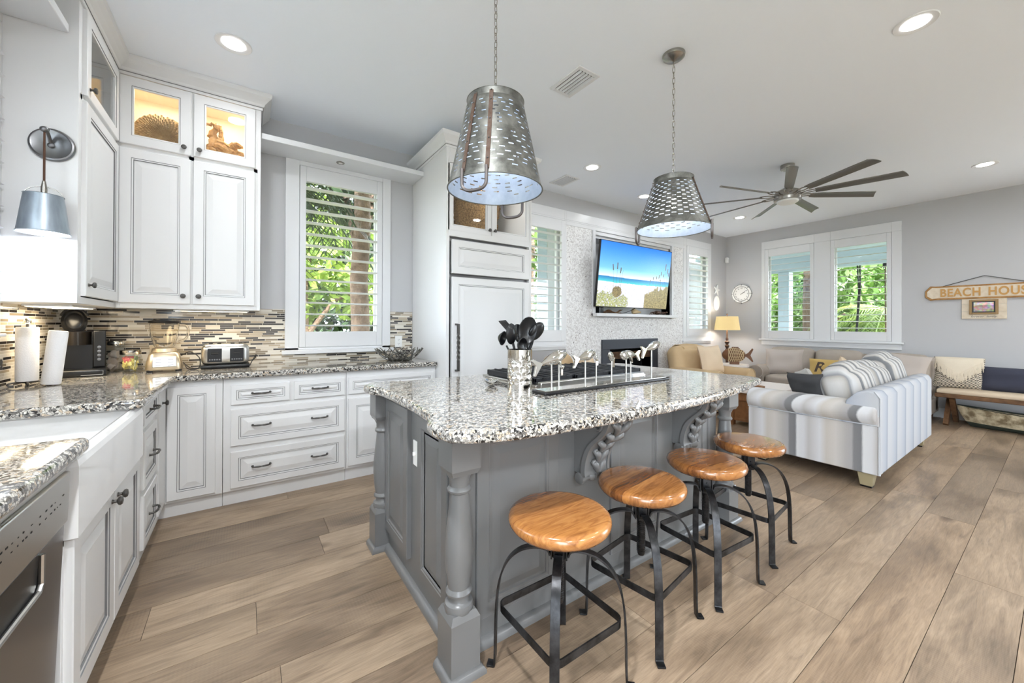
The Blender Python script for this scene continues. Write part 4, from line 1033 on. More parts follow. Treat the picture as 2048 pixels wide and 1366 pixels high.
b = MB(); b.lathe([(.01, zt-.003), (rt_-.004, zt-.003), (rb-.002, zb+.003)], (hx_, hy_, 0), 40, cap0=False, cap1=False); b.build('shade_lining', M['galvin'], t)
MB().ell((hx_, hy_, 1.755), .024, .024, .03).build('light_bulb', M['bulb'], t)
light('sconce_light', 'POINT', (hx_, hy_, 1.71), 2.4, .03, (.93, .96, 1), t)
# ------------------------------------------------------------------ island
ZI = .917
isl = thing('kitchen_island', 'grey-painted kitchen island with turned corner posts and carved corbels', 'kitchen island', (1.6, 1.75, 0))
IX0, IX1, IY0, IY1 = .665, 2.52, 1.305, 2.19
b = MB(); b.box(IX0, IX1, IY0, IY1, 0, .873); b.build('body', M['island'], isl, bevel=.003)
b = MB(); sh = [(0, 0), (.030, 0), (.030, .010), (.024, .022), (.012, .030), (0, .032)]
crown(b, [(IX0, IY1), (IX0, IY0), (IX1, IY0), (IX1, IY1)], sh); b.build('base_shoe', M['island'], isl)
IG = [M['island'], M['island']]
for x0, x1 in ((.735, 1.15), (1.50, 1.935), (2.27, 2.47)):
    door('front_panel', T((x0, IY0+.002, .105)), x1-x0, .735, isl, .055, IG, .014)
LF = lambda y, z: T((IX0+.004, y, z)) @ RZ(-PI/2)   # left end: fronts face -X
door('side_door', LF(2.19, .115), .375, .725, isl, .055, IG, .026)
door('side_panel', LF(1.715, .095), .32, .735, isl, .05, IG, .014)
def post(x, y):
    s_ = .057; p = MB()
    # square top block with arched corners, turned shaft, plinth and shoe
    p.box(x-s_, x+s_, y-s_, y+s_, .735, .874); p.taper(x-s_, x+s_, y-s_, y+s_, .715, .735, .84)
    prof = [(.036, .218), (.050, .222), (.053, .236), (.050, .250), (.040, .255), (.036, .262), (.036, .275), (.046, .282), (.048, .290), (.044, .298), (.040, .304), (.047, .36), (.051, .42), (.050, .47), (.045, .53),
            (.038, .59), (.034, .635), (.034, .642), (.042, .648), (.044, .656), (.040, .663), (.035, .668), (.036, .69), (.046, .712), (.049, .722), (.049, .74)]
    p.lathe(prof, (x, y, 0), 28)
    p.box(x-s_, x+s_, y-s_, y+s_, 0, .205); b2 = [(x-s_, y-s_), (x+s_, y-s_), (x+s_, y+s_), (x-s_, y+s_)]
    vs = [(px_, py_, .205) for px_, py_ in b2]+[(x+(px_-x)*.8, y+(py_-y)*.8, .228) for px_, py_ in b2]; p.add(vs, [(0, 1, 5, 4), (1, 2, 6, 5), (2, 3, 7, 6), (3, 0, 4, 7), (4, 5, 6, 7)])
    crown(p, [(x-s_, y+s_), (x-s_, y-s_), (x+s_, y-s_), (x+s_, y+s_), (x-s_, y+s_)], [(0, 0), (.018, 0), (.018, .012), (.013, .022), (.004, .028), (0, .028)])
    return p.build('turned_post', M['island'], isl)
for x, y in ((.643, 1.262), (.645, 2.215), (2.545, 1.262), (2.545, 2.215)): post(x, y)
def corbel(xc):
    w_ = .16; yb = IY0-.001
    P = [(0, .873), (.205, .873), (.212, .855), (.205, .82), (.185, .785), (.150, .752), (.118, .722), (.096, .69), (.082, .655), (.074, .62), (.072, .59), (.076, .572), (.0, .572)]
    Q = [tuple(q) for q in bez([(p[0], 0, p[1]) for p in P[1:12]], 4)]
    pr = [(yb, .873)]+[(yb-q[0], q[2]) for q in Q]+[(yb, .572)]
    b = MB(); b.prism(pr, xc-w_/2+.012, xc+w_/2-.012, 'x')
    pr2 = [(yb-q[0]-.006, q[2]) for q in Q]; inn = [(yb-max(0, q[0]-.018), q[2]) for q in Q]
    for sx in (-1, 1):     # raised side scrolls
        xs = xc+sx*(w_/2-.006)
        b.prism(pr2+inn[::-1], xs-.007, xs+.007, 'x')
        sp_ = [(xs+sx*.004, yb-.148+(.040-.0019*k)*math.cos(.55*k+.3), .822+(.040-.0019*k)*math.sin(.55*k+.3)) for k in range(20)]
        b.tube(sp_, .0075, 6); b.ell((xs, yb-.146, .822), .008, .010, .010)
    # acanthus leaf: ribs and curled lobes following the S
    nQ = len(Q)
    for k in range(2, nQ-6, 6):
        q = Q[k]; fr_ = k/nQ
        for sx in (-1, 1):
            wv = .052*(1-.5*fr_); y0 = yb-q[0]-.004; q2 = Q[min(nQ-1, k+5)]
            b.tube(bez([(xc+sx*.004, yb-q2[0]-.010, q2[2]), (xc+sx*wv*.6, yb-q[0]-.016, q[2]-.004), (xc+sx*wv, yb-q[0]-.010, q[2]+.010), (xc+sx*(wv-.008), yb-q[0]-.018, q[2]+.020)], 4), [.009, .011, .013, .0145, .0155, .0155, .015, .0135, .012, .010, .0085, .007, .006], 8)
    b.tube([(xc, yb-q[0]-.006, q[2]) for q in Q[1:-3]], .008, 6)
    b.ell((xc, yb-.075, .625), .018, .016, .022); b.ell((xc, yb-.078, .60), .024, .014, .012)
    o = b.build('corbel', M['island'], isl, smooth=50)
    t_ = MB(); t_.lathe_ax([(.018, -.085), (.026, -.083), (.026, -.072), (.018, -.045), (.017, -.028), (.024, -.02), (.026, -.008), (.018, -.004), (.018, .004), (.026, .008), (.024, .02), (.017, .028), (.018, .045), (.026, .072), (.026, .083), (.018, .085)], (xc, yb-.045, .556), (1, 0, 0), 20)
    t_.build('corbel_dowel', M['island'], o)
corbel(1.325); corbel(2.10)
outlet('light_switch', 'white switch plate on the near end of the grey island', T((IX0-.002, 1.742, .645)) @ RZ(-PI/2) @ Matrix.Diagonal((.8, 1, 1, 1)), M['plate'], switch=True)
pts = [(.535, 2.20), (.59, 2.275), (.70, 2.275), (.74, 2.235), (2.50, 2.235), (2.56, 2.275), (2.66, 2.275), (2.71, 2.20), (2.71, 2.12), (2.675, 2.06), (2.70, 1.7), (2.715, 1.36), (2.745, 1.27), (2.735, 1.17), (2.68, 1.105)]
fr = [(2.58, 1.092), (2.40, 1.052), (2.20, 1.018), (1.98, .990), (1.74, .973), (1.5, .967), (1.3, .968), (1.06, .976), (.86, .990), (.72, 1.010), (.655, 1.030)]
pts += fr+[(.585, 1.058), (.525, 1.10), (.508, 1.20), (.520, 1.27), (.565, 1.335), (.582, 1.6), (.582, 1.9), (.575, 2.05), (.540, 2.11)]
slab('island_worktop', pts, .874, ZI, 'bow-fronted speckled granite worktop on the grey island', 'countertop')
# cooktop
t = thing('gas_cooktop', 'stainless gas cooktop with black cast iron grates in the island worktop', 'cooktop', (1.72, 1.87, ZI))
MB().box(1.26, 2.19, 1.60, 2.15, ZI-.002, ZI+.012).build('steel_deck', M['steel'], t, bevel=.004)
MB().box(1.27, 2.13, 1.565, 1.597, ZI-.002, ZI+.030).build('front_rail', M['steel'], t, bevel=.005)
for gx in (1.275, 1.58, 1.885):
    b = MB(); x1 = gx+.292; z0, z1 = ZI+.030, ZI+.046
    for xx in (gx, x1-.016): b.box(xx, xx+.016, 1.63, 2.12, z0-.016, z1)
    for yy in (1.63, 1.865, 2.104): b.box(gx, x1, yy, yy+.016, z0-.01, z1-.002)
    for k in range(1, 5): b.box(gx+.292*k/5-.006, gx+.292*k/5+.006, 1.63, 2.12, z0, z1+.002)
    for xx in (gx+.004, x1-.016):
        for yy in (1.635, 2.10): b.box(xx, xx+.012, yy, yy+.012, ZI+.010, z0)
    b.build('grate', M['castiron'], t, bevel=.003)
    for yy in (1.75, 1.985): MB().lathe([(.055, ZI+.012), (.055, ZI+.02), (.042, ZI+.022), (.042, ZI+.028), (.03, ZI+.03)], (gx+.146, yy, 0), 20).build('burner', M['castiron'], t)
for k in range(5): MB().lathe([(.019, ZI+.012), (.017, ZI+.034), (.012, ZI+.036)], (1.262+.0, 1.68+.09*k, 0), 16).build('control_knob', M['black'], t) if False else None
t = thing('spoon_rest', 'silver leaf-shaped spoon rest beside the cooktop', 'spoon rest', (1.11, 1.80, ZI), R(60))
vs, fs = [], []
for i in range(15):
    for j in range(9):
        u_ = -1+2*i/14; v_ = -1+2*j/8; w_ = .034*(1-u_*u_)**.6*(1.1 if u_ > -.2 else .9); vs.append((u_*.085, v_*w_, .006+.022*(v_*v_)*(1-u_*u_*.6)+.012*u_*u_))
fs = [(i*9+j, (i+1)*9+j, (i+1)*9+j+1, i*9+j+1) for i in range(14) for j in range(8)]
b = MB(); b.add(vs, fs); b.add([(p[0], p[1], p[2]-.004) for p in vs], [f[::-1] for f in fs]); b.tube([(.08, 0, .016), (.12, 0, .014), (.17, .004, .010), (.19, .004, .008)], .005, 8); b.build('dish', M['chrome'], t, local=True, smooth=80)
# fish sculpture
t = thing('fish_sculpture', 'school of polished silver fish on rods above a long dark base', 'sculpture', (1.64, 1.44, ZI))
MB().box(1.15, 2.13, 1.385, 1.492, ZI, ZI+.016).build('wood_base', M['black'], t, bevel=.005)
MB().box(1.165, 2.115, 1.398, 1.480, ZI+.0155, ZI+.019).build('metal_plate', M['chrome'], t, bevel=.001)
def fish(x, y, z, L, yawd, pitch, k=1.0):
    MB().cyl((x, y, ZI+.018), (x, y, z-.005), .0042, n=10).build('rod', M['steel'], t)
    b = MB(); b.M = T((x, y, z)) @ RZ(R(yawd)) @ RY(R(-pitch))
    vs, fs = [], []; n = 14; st_ = [(-.36, .02), (-.30, .035), (-.2, .07), (-.05, .125), (.1, .155), (.25, .145), (.38, .105), (.47, .055), (.51, .012)]
    for sx, r in st_:
        for i in range(n): vs.append((sx*L, r*L*.62*math.cos(2*PI*i/n), r*L*math.sin(2*PI*i/n)*k))
    for a in range(len(st_)-1):
        for i in range(n): fs.append((a*n+i, (a+1)*n+i, (a+1)*n+(i+1) % n, a*n+(i+1) % n))
    fs += [tuple(range(n)), tuple(range((len(st_)-1)*n, len(st_)*n))[::-1]]; b.add(vs, fs)
    bd = b.build('fish_body', M['chrome'], t, smooth=70)
    b = MB(); b.M = T((x, y, z)) @ RZ(R(yawd)) @ RY(R(-pitch))
    b.prism([(-.30*L, .012*L), (-.56*L, .17*L), (-.60*L, .15*L), (-.50*L, 0), (-.60*L, -.19*L), (-.56*L, -.21*L), (-.30*L, -.012*L)], -.006, .006, 'y'); b.build('tail', M['chrome'], bd, bevel=.002)
for a in ((1.225, 1.43, 1.082, .225, 6, 14, .9), (1.290, 1.45, 1.074, .15, 62, 30, 1), (1.449, 1.425, 1.088, .185, 10, 10, .95), (1.557, 1.45, 1.074, .105, 48, 16, 1), (1.645, 1.42, 1.072, .155, 212, 20, 1), (1.773, 1.425, 1.076, .17, 198, 8, 1), (1.851, 1.455, 1.080, .165, 186, 6, .9), (2.013, 1.43, 1.120, .20, 6, 13, .85)): fish(*a)
# utensil crock and utensils
CX, CY_ = 1.172, 1.62
t = thing('utensil_crock', 'hammered silver cylinder holding black kitchen utensils', 'utensil crock', (CX, CY_, ZI))
vs, fs = [], []; n, m_ = 120, 60; Rr, Hh = .064, .205
for k in range(m_+1):
    z = Hh*k/m_
    for i in range(n):
        r = Rr; zr, ar = (z-.030)/.030, i/n*14
        if .03 < z < .155:
            row = math.floor(zr); u_ = (ar+.5*(row % 2)) % 1-.5; v_ = zr-row-.5; d2 = (u_*u_+v_*v_)*4
            r -= .0038*max(0, 1-d2)**1
        vs.append((r*math.cos(2*PI*i/n), r*math.sin(2*PI*i/n), z))
for k in range(m_):
    for i in range(n): fs.append((k*n+i, k*n+(i+1) % n, (k+1)*n+(i+1) % n, (k+1)*n+i))
b = MB(); b.add(vs, fs); b.lathe([(Rr, Hh), (Rr-.004, Hh), (Rr-.007, .006), (0, .006)], n=n, cap0=False); b.lathe([(Rr, 0), (0, 0)], n=n, cap0=False, cap1=False); b.build('cylinder', M['chrome'], t, local=True, smooth=60)
RV = Vector((.822, -.569, 0)); FV = Vector((.569, .822, 0))
def utensil(name, lab, dx, dz, df, kind, size, tilt, spin=0):
    """head centre offset: dx along the picture's right, df away, dz above the crock base"""
    head = Vector((CX, CY_, ZI))+RV*dx+FV*df+Vector((0, 0, dz)); foot = Vector((CX, CY_, ZI+.012))-RV*dx*.35-FV*df*.3
    t = thing(name, lab, 'utensil', tuple(foot), group='black utensils in the crock')
    d = (head-foot).normalized(); neck = head-d*size*.9
    MB().tube([foot, foot.lerp(neck, .5), neck], [.006, .0055, .005], 8).build('handle', M['black'], t)
    b = MB(); q = Vector((0, 0, 1)).rotation_difference(d).to_matrix().to_4x4()
    b.M = T(head) @ q @ RZ(spin) @ RX(tilt)
    if kind in ('spoon', 'ladle'):
        vs, fs = [], []; N1, N2 = 18, 7; dep = .35 if kind == 'spoon' else .62
        for sh_ in (0, 1):
            for k in range(N2+1):
                rr = k/N2
                for i in range(N1):
                    a = 2*PI*i/N1; vs.append((rr*size*.68*math.cos(a), -dep*size*(1-rr*rr)*(1 if sh_ == 0 else .88)+(0 if sh_ == 0 else .0008), rr*size*(1.0 if kind == 'spoon' else .8)*math.sin(a)))
        o_ = (N2+1)*N1
        for k in range(N2):
            for i in range(N1):
                f = (k*N1+i, k*N1+(i+1) % N1, (k+1)*N1+(i+1) % N1, (k+1)*N1+i); fs.append(f); fs.append(tuple(v+o_ for v in f[::-1]))
        b.add(vs, fs); b.tube([(size*.68*math.cos(2*PI*i/18), 0, size*(1.0 if kind == 'spoon' else .8)*math.sin(2*PI*i/18)) for i in range(18)], .0022, 6, closed=True)
    elif kind == 'turner':
        for k in range(6): b.box(-size*.5+k*size*.18, -size*.5+k*size*.18+size*.1, -.002, .002, -size*.75, size*.75)
        b.box(-size*.5, size*.5, -.002, .002, size*.7, size*.95); b.box(-size*.5, size*.5, -.002, .002, -size*.95, -size*.7)
    else: b.ell((0, 0, 0), size*.75, size*.45, size)
    b.build('head', M['black'], t, smooth=70)
utensil('ladle', 'black ladle leaning out at the left of the crock', -.088, .262, .0, 'ladle', 0.0459, R(-35), R(200))
utensil('slotted_turner', 'black slotted turner curving up to the left in the crock', -.058, .312, .02, 'turner', 0.0621, R(-30), R(20))
utensil('serving_spoon', 'black solid spoon crossing up-left at the front of the crock', -.045, .285, -.02, 'spoon', 0.0540, R(12), R(10))
utensil('serving_spoon', 'tallest black spoon, its bowl upright right of the crock centre', .040, .303, -.01, 'spoon', 0.0702, R(180), R(-25))
utensil('skimmer', 'glossy black domed skimmer at the far right of the crock', .085, .298, .03, 'dome', 0.0567, R(20), R(10))
utensil('ladle', 'small black ladle facing forward low in the crock', .012, .228, -.035, 'ladle', 0.0486, R(180), R(10))
utensil('serving_spoon', 'black spoon poking out low on the right of the crock', .056, .235, .03, 'spoon', 0.0459, R(180), R(30))
utensil('serving_spoon', 'black spoon upright at the back of the crock', -.004, .285, .05, 'spoon', 0.0540, R(170), R(0))
# ------------------------------------------------------------------ bar stools
st = thing('bar_stool', 'nearest adjustable bar stool with the palest honey wood seat', 'bar stool', (.925, 1.035, 0), 0, group='industrial bar stools')
ZS = .585
b = MB(); b.lathe([(.150, ZS-.052), (.168, ZS-.048), (.180, ZS-.034), (.183, ZS-.022), (.180, ZS-.010), (.170, ZS-.002), (.158, ZS), (.08, ZS+.0), (.0, ZS+.0)], n=56); seat0 = b.build('seat', M['seat'], st, local=True, smooth=60); seat0.color = (.15, .04, .5+.150, 1)
MB().lathe([(.07, ZS-.052), (.07, ZS-.058), (.018, ZS-.058), (.016, ZS-.06), (.016, .27), (.013, .262)], n=20).build('screw_post', M['stoolsteel'], st, local=True)
b = MB()
for i in range(26): b.tube([(.0165*math.cos(2*PI*k/12), .0165*math.sin(2*PI*k/12), .28+.008*i) for k in range(12)], .0018, 5, closed=True)
b.build('screw_thread', M['stoolsteel'], st, local=True)
hub = MB()
for k in range(4):
    a = PI/4+k*PI/2; c_, s_ = math.cos(a), math.sin(a); up = (-s_, c_, 0)
    hub.tube([(.027*c_, .027*s_, .525), (.027*c_, .027*s_, .42)], 1, sq=(.034, .005), up=up)
    hub.cyl((.03*c_, .03*s_, .47), (.036*c_, .036*s_, .47), .005, n=8)
hub.lathe([(.026, .425), (.026, .52)], n=16); hub.build('hub', M['stoolsteel'], st, local=True)
for k in range(4):
    a = PI/4+k*PI/2; c_, s_ = math.cos(a), math.sin(a); up = (-s_, c_, 0)
    pr = bez([(.030, .435), (.05, .452), (.09, .456), (.14, .440), (.185, .40), (.214, .34), (.228, .27), (.233, .18), (.236, .06), (.237, .010)], 4) if False else bez([(.032, 0, .43), (.045, 0, .450), (.09, 0, .452), (.14, 0, .436), (.182, 0, .398), (.210, 0, .34), (.224, 0, .27), (.230, 0, .18), (.232, 0, .06), (.234, 0, .012), (.238, 0, .0045), (.262, 0, .0045)], 4)
    b = MB(); b.tube([(p[0]*c_, p[0]*s_, p[2]) for p in pr], 1, sq=(.030, .0065), up=up); b.build('leg', M['stoolsteel'], st, local=True, bevel=.0012)
b = MB(); s_ = .158; ring = []
for k in range(4):
    a = PI/4+k*PI/2; cx, cy0 = (s_-.03)*math.copysign(1, math.cos(a)), (s_-.03)*math.copysign(1, math.sin(a))
    ring += [(cx+.03*math.cos(a-PI/4+PI/2*i/4), cy0+.03*math.sin(a-PI/4+PI/2*i/4), .222) for i in range(5)]
b.tube(ring, 1, closed=True, sq=(.026, .005), up=(0, 0, 1)); b.build('foot_rail', M['stoolsteel'], st, local=True)
s2 = dup(st, (1.408, 1.05, 0), R(8), 'second bar stool from the front, seat with one dark brown plank across it')
s3 = dup(st, (1.90, 1.035, 0), R(-4), 'third bar stool, under the far carved corbel')
s4 = dup(st, (2.408, 1.06, 0), R(6), 'farthest bar stool, beside the striped sofa arm')
for s_, c_ in ((s2, (.42, .30, .5+.01, 1)), (s3, (.63, .55, .5-.05, 1)), (s4, (.87, .48, .5+.09, 1))):
    for ch in s_.children:
        if ch.name.startswith('seat'): ch.color = c_
# ------------------------------------------------------------------ pendants made of olive buckets
def chain(t, x, y, z0, z1):
    b = MB(); pitch = .036; n = int((z1-z0)/pitch)
    for i in range(n+1):
        z = z0+(z1-z0)*(i+.5)/(n+1); L = (z1-z0)/(n+1)*.5+.006; w_ = .0075; a = (i % 2)*PI/2+.3
        pt = [(w_*math.cos(q)*math.cos(a), w_*math.cos(q)*math.sin(a), L*math.copysign(abs(math.sin(q))**.8, math.sin(q))) for q in [2*PI*k/12 for k in range(12)]]
        b.tube([(x+p[0], y+p[1], z+p[2]) for p in pt], .0017, 5, closed=True)
    b.build('chain', M['nickel'], t)
def pendant(x, y, zb, zt, rb, rt_, ang, lab, seed, galv, regular):
    t = thing('bucket_pendant', lab, 'pendant lamp', (x, y, zb), group='olive bucket pendant lamps')
    rgp = random.Random(seed); n = 144; H = zt-zb; nr = 17
    zs = [0, .012*H/.33]; slot_rows = []
    z = .045
    band = (H-.085)/nr
    for i in range(nr): zs += [z, z+(.0048 if regular else .0054)]; slot_rows.append(len(zs)-2); z += band
    zs += [H-.032, H-.030, H]
    def rad(z_): return rb+(rt_-rb)*min(1, z_/(H-.030)) if z_ < H-.031 else rt_-.002
    for side, nm in ((0, 'bucket_shade'), (1, 'bucket_lining')):
        vs, fs = [], []
        rgp = random.Random(seed)
        for z_ in zs:
            for i in range(n):
                r = rad(z_)-(.0016 if side else 0); vs.append((x+r*math.cos(2*PI*i/n), y+r*math.sin(2*PI*i/n), zb+z_))
        for k in range(len(zs)-1):
            open_ = set()
            if k in slot_rows:
                i = (0 if (k//2) % 2 else 4) if regular else rgp.randint(0, 6)
                while i < n:
                    if regular or rgp.random() < .8: open_ |= {i, i+1, i+2}
                    i += 8 if regular else (8 if rgp.random() < .7 else 6)
            for i in range(n):
                if i in open_: continue
                f = (k*n+i, k*n+(i+1) % n, (k+1)*n+(i+1) % n, (k+1)*n+i); fs.append(f if side == 0 else f[::-1])
        b = MB(); b.add(vs, fs)
        if side == 0: b.lathe([(rt_, zt), (.012, zt+.006), (.0, zt+.006)], (x, y, 0), 48, cap0=False, cap1=False); b.tube([(x+(rb+.001)*math.cos(2*PI*i/72), y+(rb+.001)*math.sin(2*PI*i/72), zb+.002) for i in range(72)], .0035, 8, closed=True); b.tube([(x+(rad(H-.031)+.001)*math.cos(2*PI*i/72), y+(rad(H-.031)+.001)*math.sin(2*PI*i/72), zb+H-.031) for i in range(72)], .0016, 6, closed=True)
        else: b.lathe([(.0, zt-.003), (rt_-.003, zt-.003)], (x, y, 0), 48, cap0=False, cap1=False)
        b.build(nm, galv if side == 0 else M['galvin'], t, smooth=50)
    for q in (0, PI):       # riveted straps and U handle on two sides
        for da in (-.26, .26):
            a = ang+q+da*1.0; pr = []
            for k in range(9):
                z_ = .02+(H-.04)*k/8; r = rad(z_)+.003; aa = ang+q+da*(1+.1*k/8); pr.append((x+r*math.cos(aa), y+r*math.sin(aa), zb+z_))
            b = MB(); b.tube(pr, 1, sq=(.018, .003), up=(-math.sin(a), math.cos(a), 0)); s_ = b.build('strap', M['rust'], t)
            b = MB()
            for k in (0, 1, 3, 5, 7, 8): b.ell(Vector(pr[k])+Vector((math.cos(a), math.sin(a), 0))*.002, .004, .004, .004, 8, 6)
            b.build('rivet', M['iron'], s_)
        c_, s2 = math.cos(ang+q), math.sin(ang+q); tx_, ty_ = -s2, c_; r = rb+.006; hw = rb*math.sin(.26)
        ba = Vector((x+math.cos(ang+q)*rb*math.cos(.26), y+math.sin(ang+q)*rb*math.cos(.26), zb))
        pr = [(-hw, .03), (-hw, -.02), (-hw*.95, -.048), (-hw*.6, -.066), (0, -.070), (hw*.6, -.066), (hw*.95, -.048), (hw, -.02), (hw, .03)]
        b = MB(); b.tube(bez([tuple(ba+Vector((tx_*p[0]+c_*.006, ty_*p[0]+s2*.006, p[1]))) for p in pr], 4), .0075, 10); b.build('handle', M['blush'], t)
    MB().lathe([(.014, zt-.10), (.018, zt-.09), (.018, zt-.01), (.008, zt)], (x, y, 0), 16).build('socket', M['iron'], t)
    MB().ell((x, y, zt-.155), .024, .024, .036).build('light_bulb', M['bulb2' if not regular else 'bulb'], t)
    light('pendant_light', 'POINT', (x, y, zt-.17), 2.0, .03, (.95, .97, 1), t)
    MB().lathe([(.008, zt), (.012, zt+.006), (.012, zt+.02), (.004, zt+.03)], (x, y, 0), 14).build('top_loop', M['nickel'], t)
    chain(t, x, y, zt+.02, HC-.045)
    MB().lathe([(.006, HC-.045), (.014, HC-.04), (.05, HC-.03), (.056, HC-.024), (.066, HC-.018), (.07, HC-.006), (.070, HC-.0005)], (x, y, 0), 36).build('ceiling_canopy', M['nickel'], t)
M['galv2'] = M['galv'].copy(); M['galv2'].name = 'speckled_galvanised_steel'
pendant(.982, 1.565, 1.892, 2.315, .225, .138, R(214), 'nearer olive bucket pendant with the U handle facing out', 21, M['galv'], False)
pendant(2.27, 1.452, 1.865, 2.195, .224, .122, R(297), 'farther olive bucket pendant with the star-bright bulb showing through', 22, M['galv2'], True)
# ------------------------------------------------------------------ living room
import numpy as np
def picture(name, W, H, nx, ny, img, mt, par, Mx):
    """flat print or screen: grid in local XZ facing -Y, colours from img (ny+1, nx+1, 3) in sRGB 0..255, row 0 on top"""
    vs = [(W*(i/nx-.5), 0, H*(.5-j/ny)) for j in range(ny+1) for i in range(nx+1)]
    fs = [(j*(nx+1)+i, (j+1)*(nx+1)+i, (j+1)*(nx+1)+i+1, j*(nx+1)+i+1) for j in range(ny) for i in range(nx)]
    b = MB(); b.M = Mx; b.add(vs, fs); o = b.build(name, mt, par, smooth=0)
    at = o.data.color_attributes.new('picture', 'FLOAT_COLOR', 'POINT')
    c = np.clip(img.reshape(-1, 3)/255, 0, 1); c = np.where(c <= .04045, c/12.92, ((c+.055)/1.055)**2.4)
    at.data.foreach_set('color', np.concatenate([c, np.ones((len(c), 1))], 1).astype(np.float32).ravel()); return o
rs = np.random.RandomState(4)
def smooth_noise(h, w_, cell):
    g = rs.rand(h//cell+3, w_//cell+3); yy, xx = np.mgrid[0:h, 0:w_]/cell; y0, x0 = yy.astype(int), xx.astype(int); fy, fx = yy-y0, xx-x0
    return g[y0, x0]*(1-fy)*(1-fx)+g[y0+1, x0]*fy*(1-fx)+g[y0, x0+1]*(1-fy)*fx+g[y0+1, x0+1]*fy*fx
nx, ny = 400, 225
V, U = np.mgrid[0:ny+1, 0:nx+1]; V = V/ny; U = U/nx
def lerp(a, b_, t): return np.array(a)+(np.array(b_)-np.array(a))*t[..., None]
img = lerp((30, 112, 214), (120, 186, 240), np.clip(V/.46, 0, 1)); img = np.where((V > .40)[..., None], lerp((110, 180, 238), (205, 228, 242), np.clip((V-.40)/.12, 0, 1)), img)
hz = .525+.01*np.sin(U*3)
sea = lerp((24, 104, 168), (74, 190, 190), np.clip((V-hz)/.085, 0, 1)); img = np.where(((V > hz))[..., None], sea, img)
n1 = smooth_noise(ny+1, nx+1, 3); n2 = smooth_noise(ny+1, nx+1, 9); n3 = rs.rand(ny+1, nx+1)
sand = lerp((150, 152, 166), (222, 222, 228), np.clip(.25+.5*n1+.45*n3, 0, 1)); sb = hz+.088+.012*n2
img = np.where((V > sb)[..., None], sand, img); img = np.where((np.abs(V-sb) < .006)[..., None], np.array((236, 240, 240)), img)
def grass(mask, a, b_, c_):
    global img
    g = lerp(a, b_, np.clip(n1*1.1, 0, 1)); g = np.where((n3 > .72)[..., None], np.array(c_), g); img = np.where(mask[..., None], g, img)
grass((V > .78+.16*np.clip(U-.12, 0, 1)+.07*(n2-.5)) & (U < .40+.12*(n2-.5)) & (n1 > .28), (74, 82, 40), (150, 156, 84), (206, 206, 170))
grass((V > .70-.35*(U-.72)+.12*(n2-.5)+.3*np.clip(.72-U, 0, 1)) & (U > .64), (70, 62, 40), (138, 122, 78), (176, 164, 116))
grass(((U-.25)**2/.0040+(V-.76)**2/.008 < 1+.5*(n1-.5)), (64, 56, 40), (128, 112, 76), (160, 146, 100))
def stalk(u0, v0, v1, lean, head):
    for k in range(200):
        t = k/199; v = v0+(v1-v0)*t; u_ = u0+lean*t*t; i, j = int(u_*nx), int(v*ny)
        if 0 <= i <= nx and 0 <= j <= ny:
            img[j, i] = img[j, i]*.15+np.array((92, 86, 60))*.85
            if t > 1-head:
                for d in (-2, -1, 0, 1, 2):
                    if 0 <= i+d <= nx: img[j, i+d] = (92, 82, 56)
for a in ((.20, .80, .34, -.03, .2), (.23, .80, .31, 0, .2), (.27, .78, .38, .01, .22), (.29, .78, .42, .02, .0), (.76, .86, .47, -.01, .1), (.80, .84, .45, 0, .12), (.83, .8, .42, .01, .16), (.86, .78, .36, .01, .16), (.9, .76, .40, .01, .14), (.93, .74, .22, .0, .22), (.96, .72, .30, .01, .2), (.985, .7, .36, .0, .2), (.88, .8, .5, -.02, .1), (.70, .86, .52, .01, .08)): stalk(*a)
tvM = T((4.825, 3.69, 1.968)) @ RX(R(6.5)); TW, TH = 1.66, .934
t = thing('television', 'large wall-mounted television tilted out of the niche, showing a beach scene', 'television', (4.825, 3.69, 1.968))
b = MB(); b.M = tvM; b.box(-TW/2, TW/2, 0, .035, -TH/2, TH/2); b.build('housing', M['black'], t, bevel=.004)
picture('screen', TW-.022, TH-.022, nx, ny, img, M['screen'], t, tvM @ T((0, -.0012, 0)))
b = MB(); b.M = tvM; b.box(-.25, .25, .035, .06, -.2, .2); b.build('mount_plate', M['blackm'], t)
MB().tube([(4.825, 3.74, 1.97), (4.95, 3.95, 1.97), (4.825, 4.12, 1.97)], .02, 8).build('mount_arm', M['blackm'], t)
MB().tube(bez([(4.9, 3.74, 1.52), (4.85, 3.85, 1.46), (4.7, 3.9, 1.425), (4.5, 4.0, 1.424)], 6), .004, 6).build('cable', M['blackm'], t)
def things_niche(name, lab, cat, loc, fn, mt):
    t = thing(name, lab, cat, loc); b = MB(); fn(b); b.build(name+'_body', mt, t, local=True, smooth=60); return t
things_niche('soundbar_speaker', 'black speaker box standing at the left of the television niche', 'speaker', (4.20, 3.86, 1.418), lambda b: b.soft(-.05, .05, -.05, .05, 0, .20, .01, n=4), M['black'])
things_niche('cable_box', 'black media box on the left wall of the niche behind the television', 'box', (4.145, 4.02, 1.74), lambda b: b.soft(-.035, .035, -.06, .06, 0, .12, .008, n=4), M['black'])
rg8 = random.Random(6)
def sticks(b):
    for i in range(4): b.tube(bez([(-.2+.03*i, rg8.uniform(-.03, .03), .015), (-.05, rg8.uniform(-.03, .03), .02+.01*i), (.10, rg8.uniform(-.02, .02), .015), (.2+.02*i, rg8.uniform(-.03, .02), .05*(i % 2)+.012)], 5), [.013-.0005*k for k in range(16)], 7)
things_niche('driftwood_branch', 'thin dark driftwood branch on the mantel below the left of the television', 'driftwood', (4.42, 3.83, 1.418), sticks, M['benchwood'])
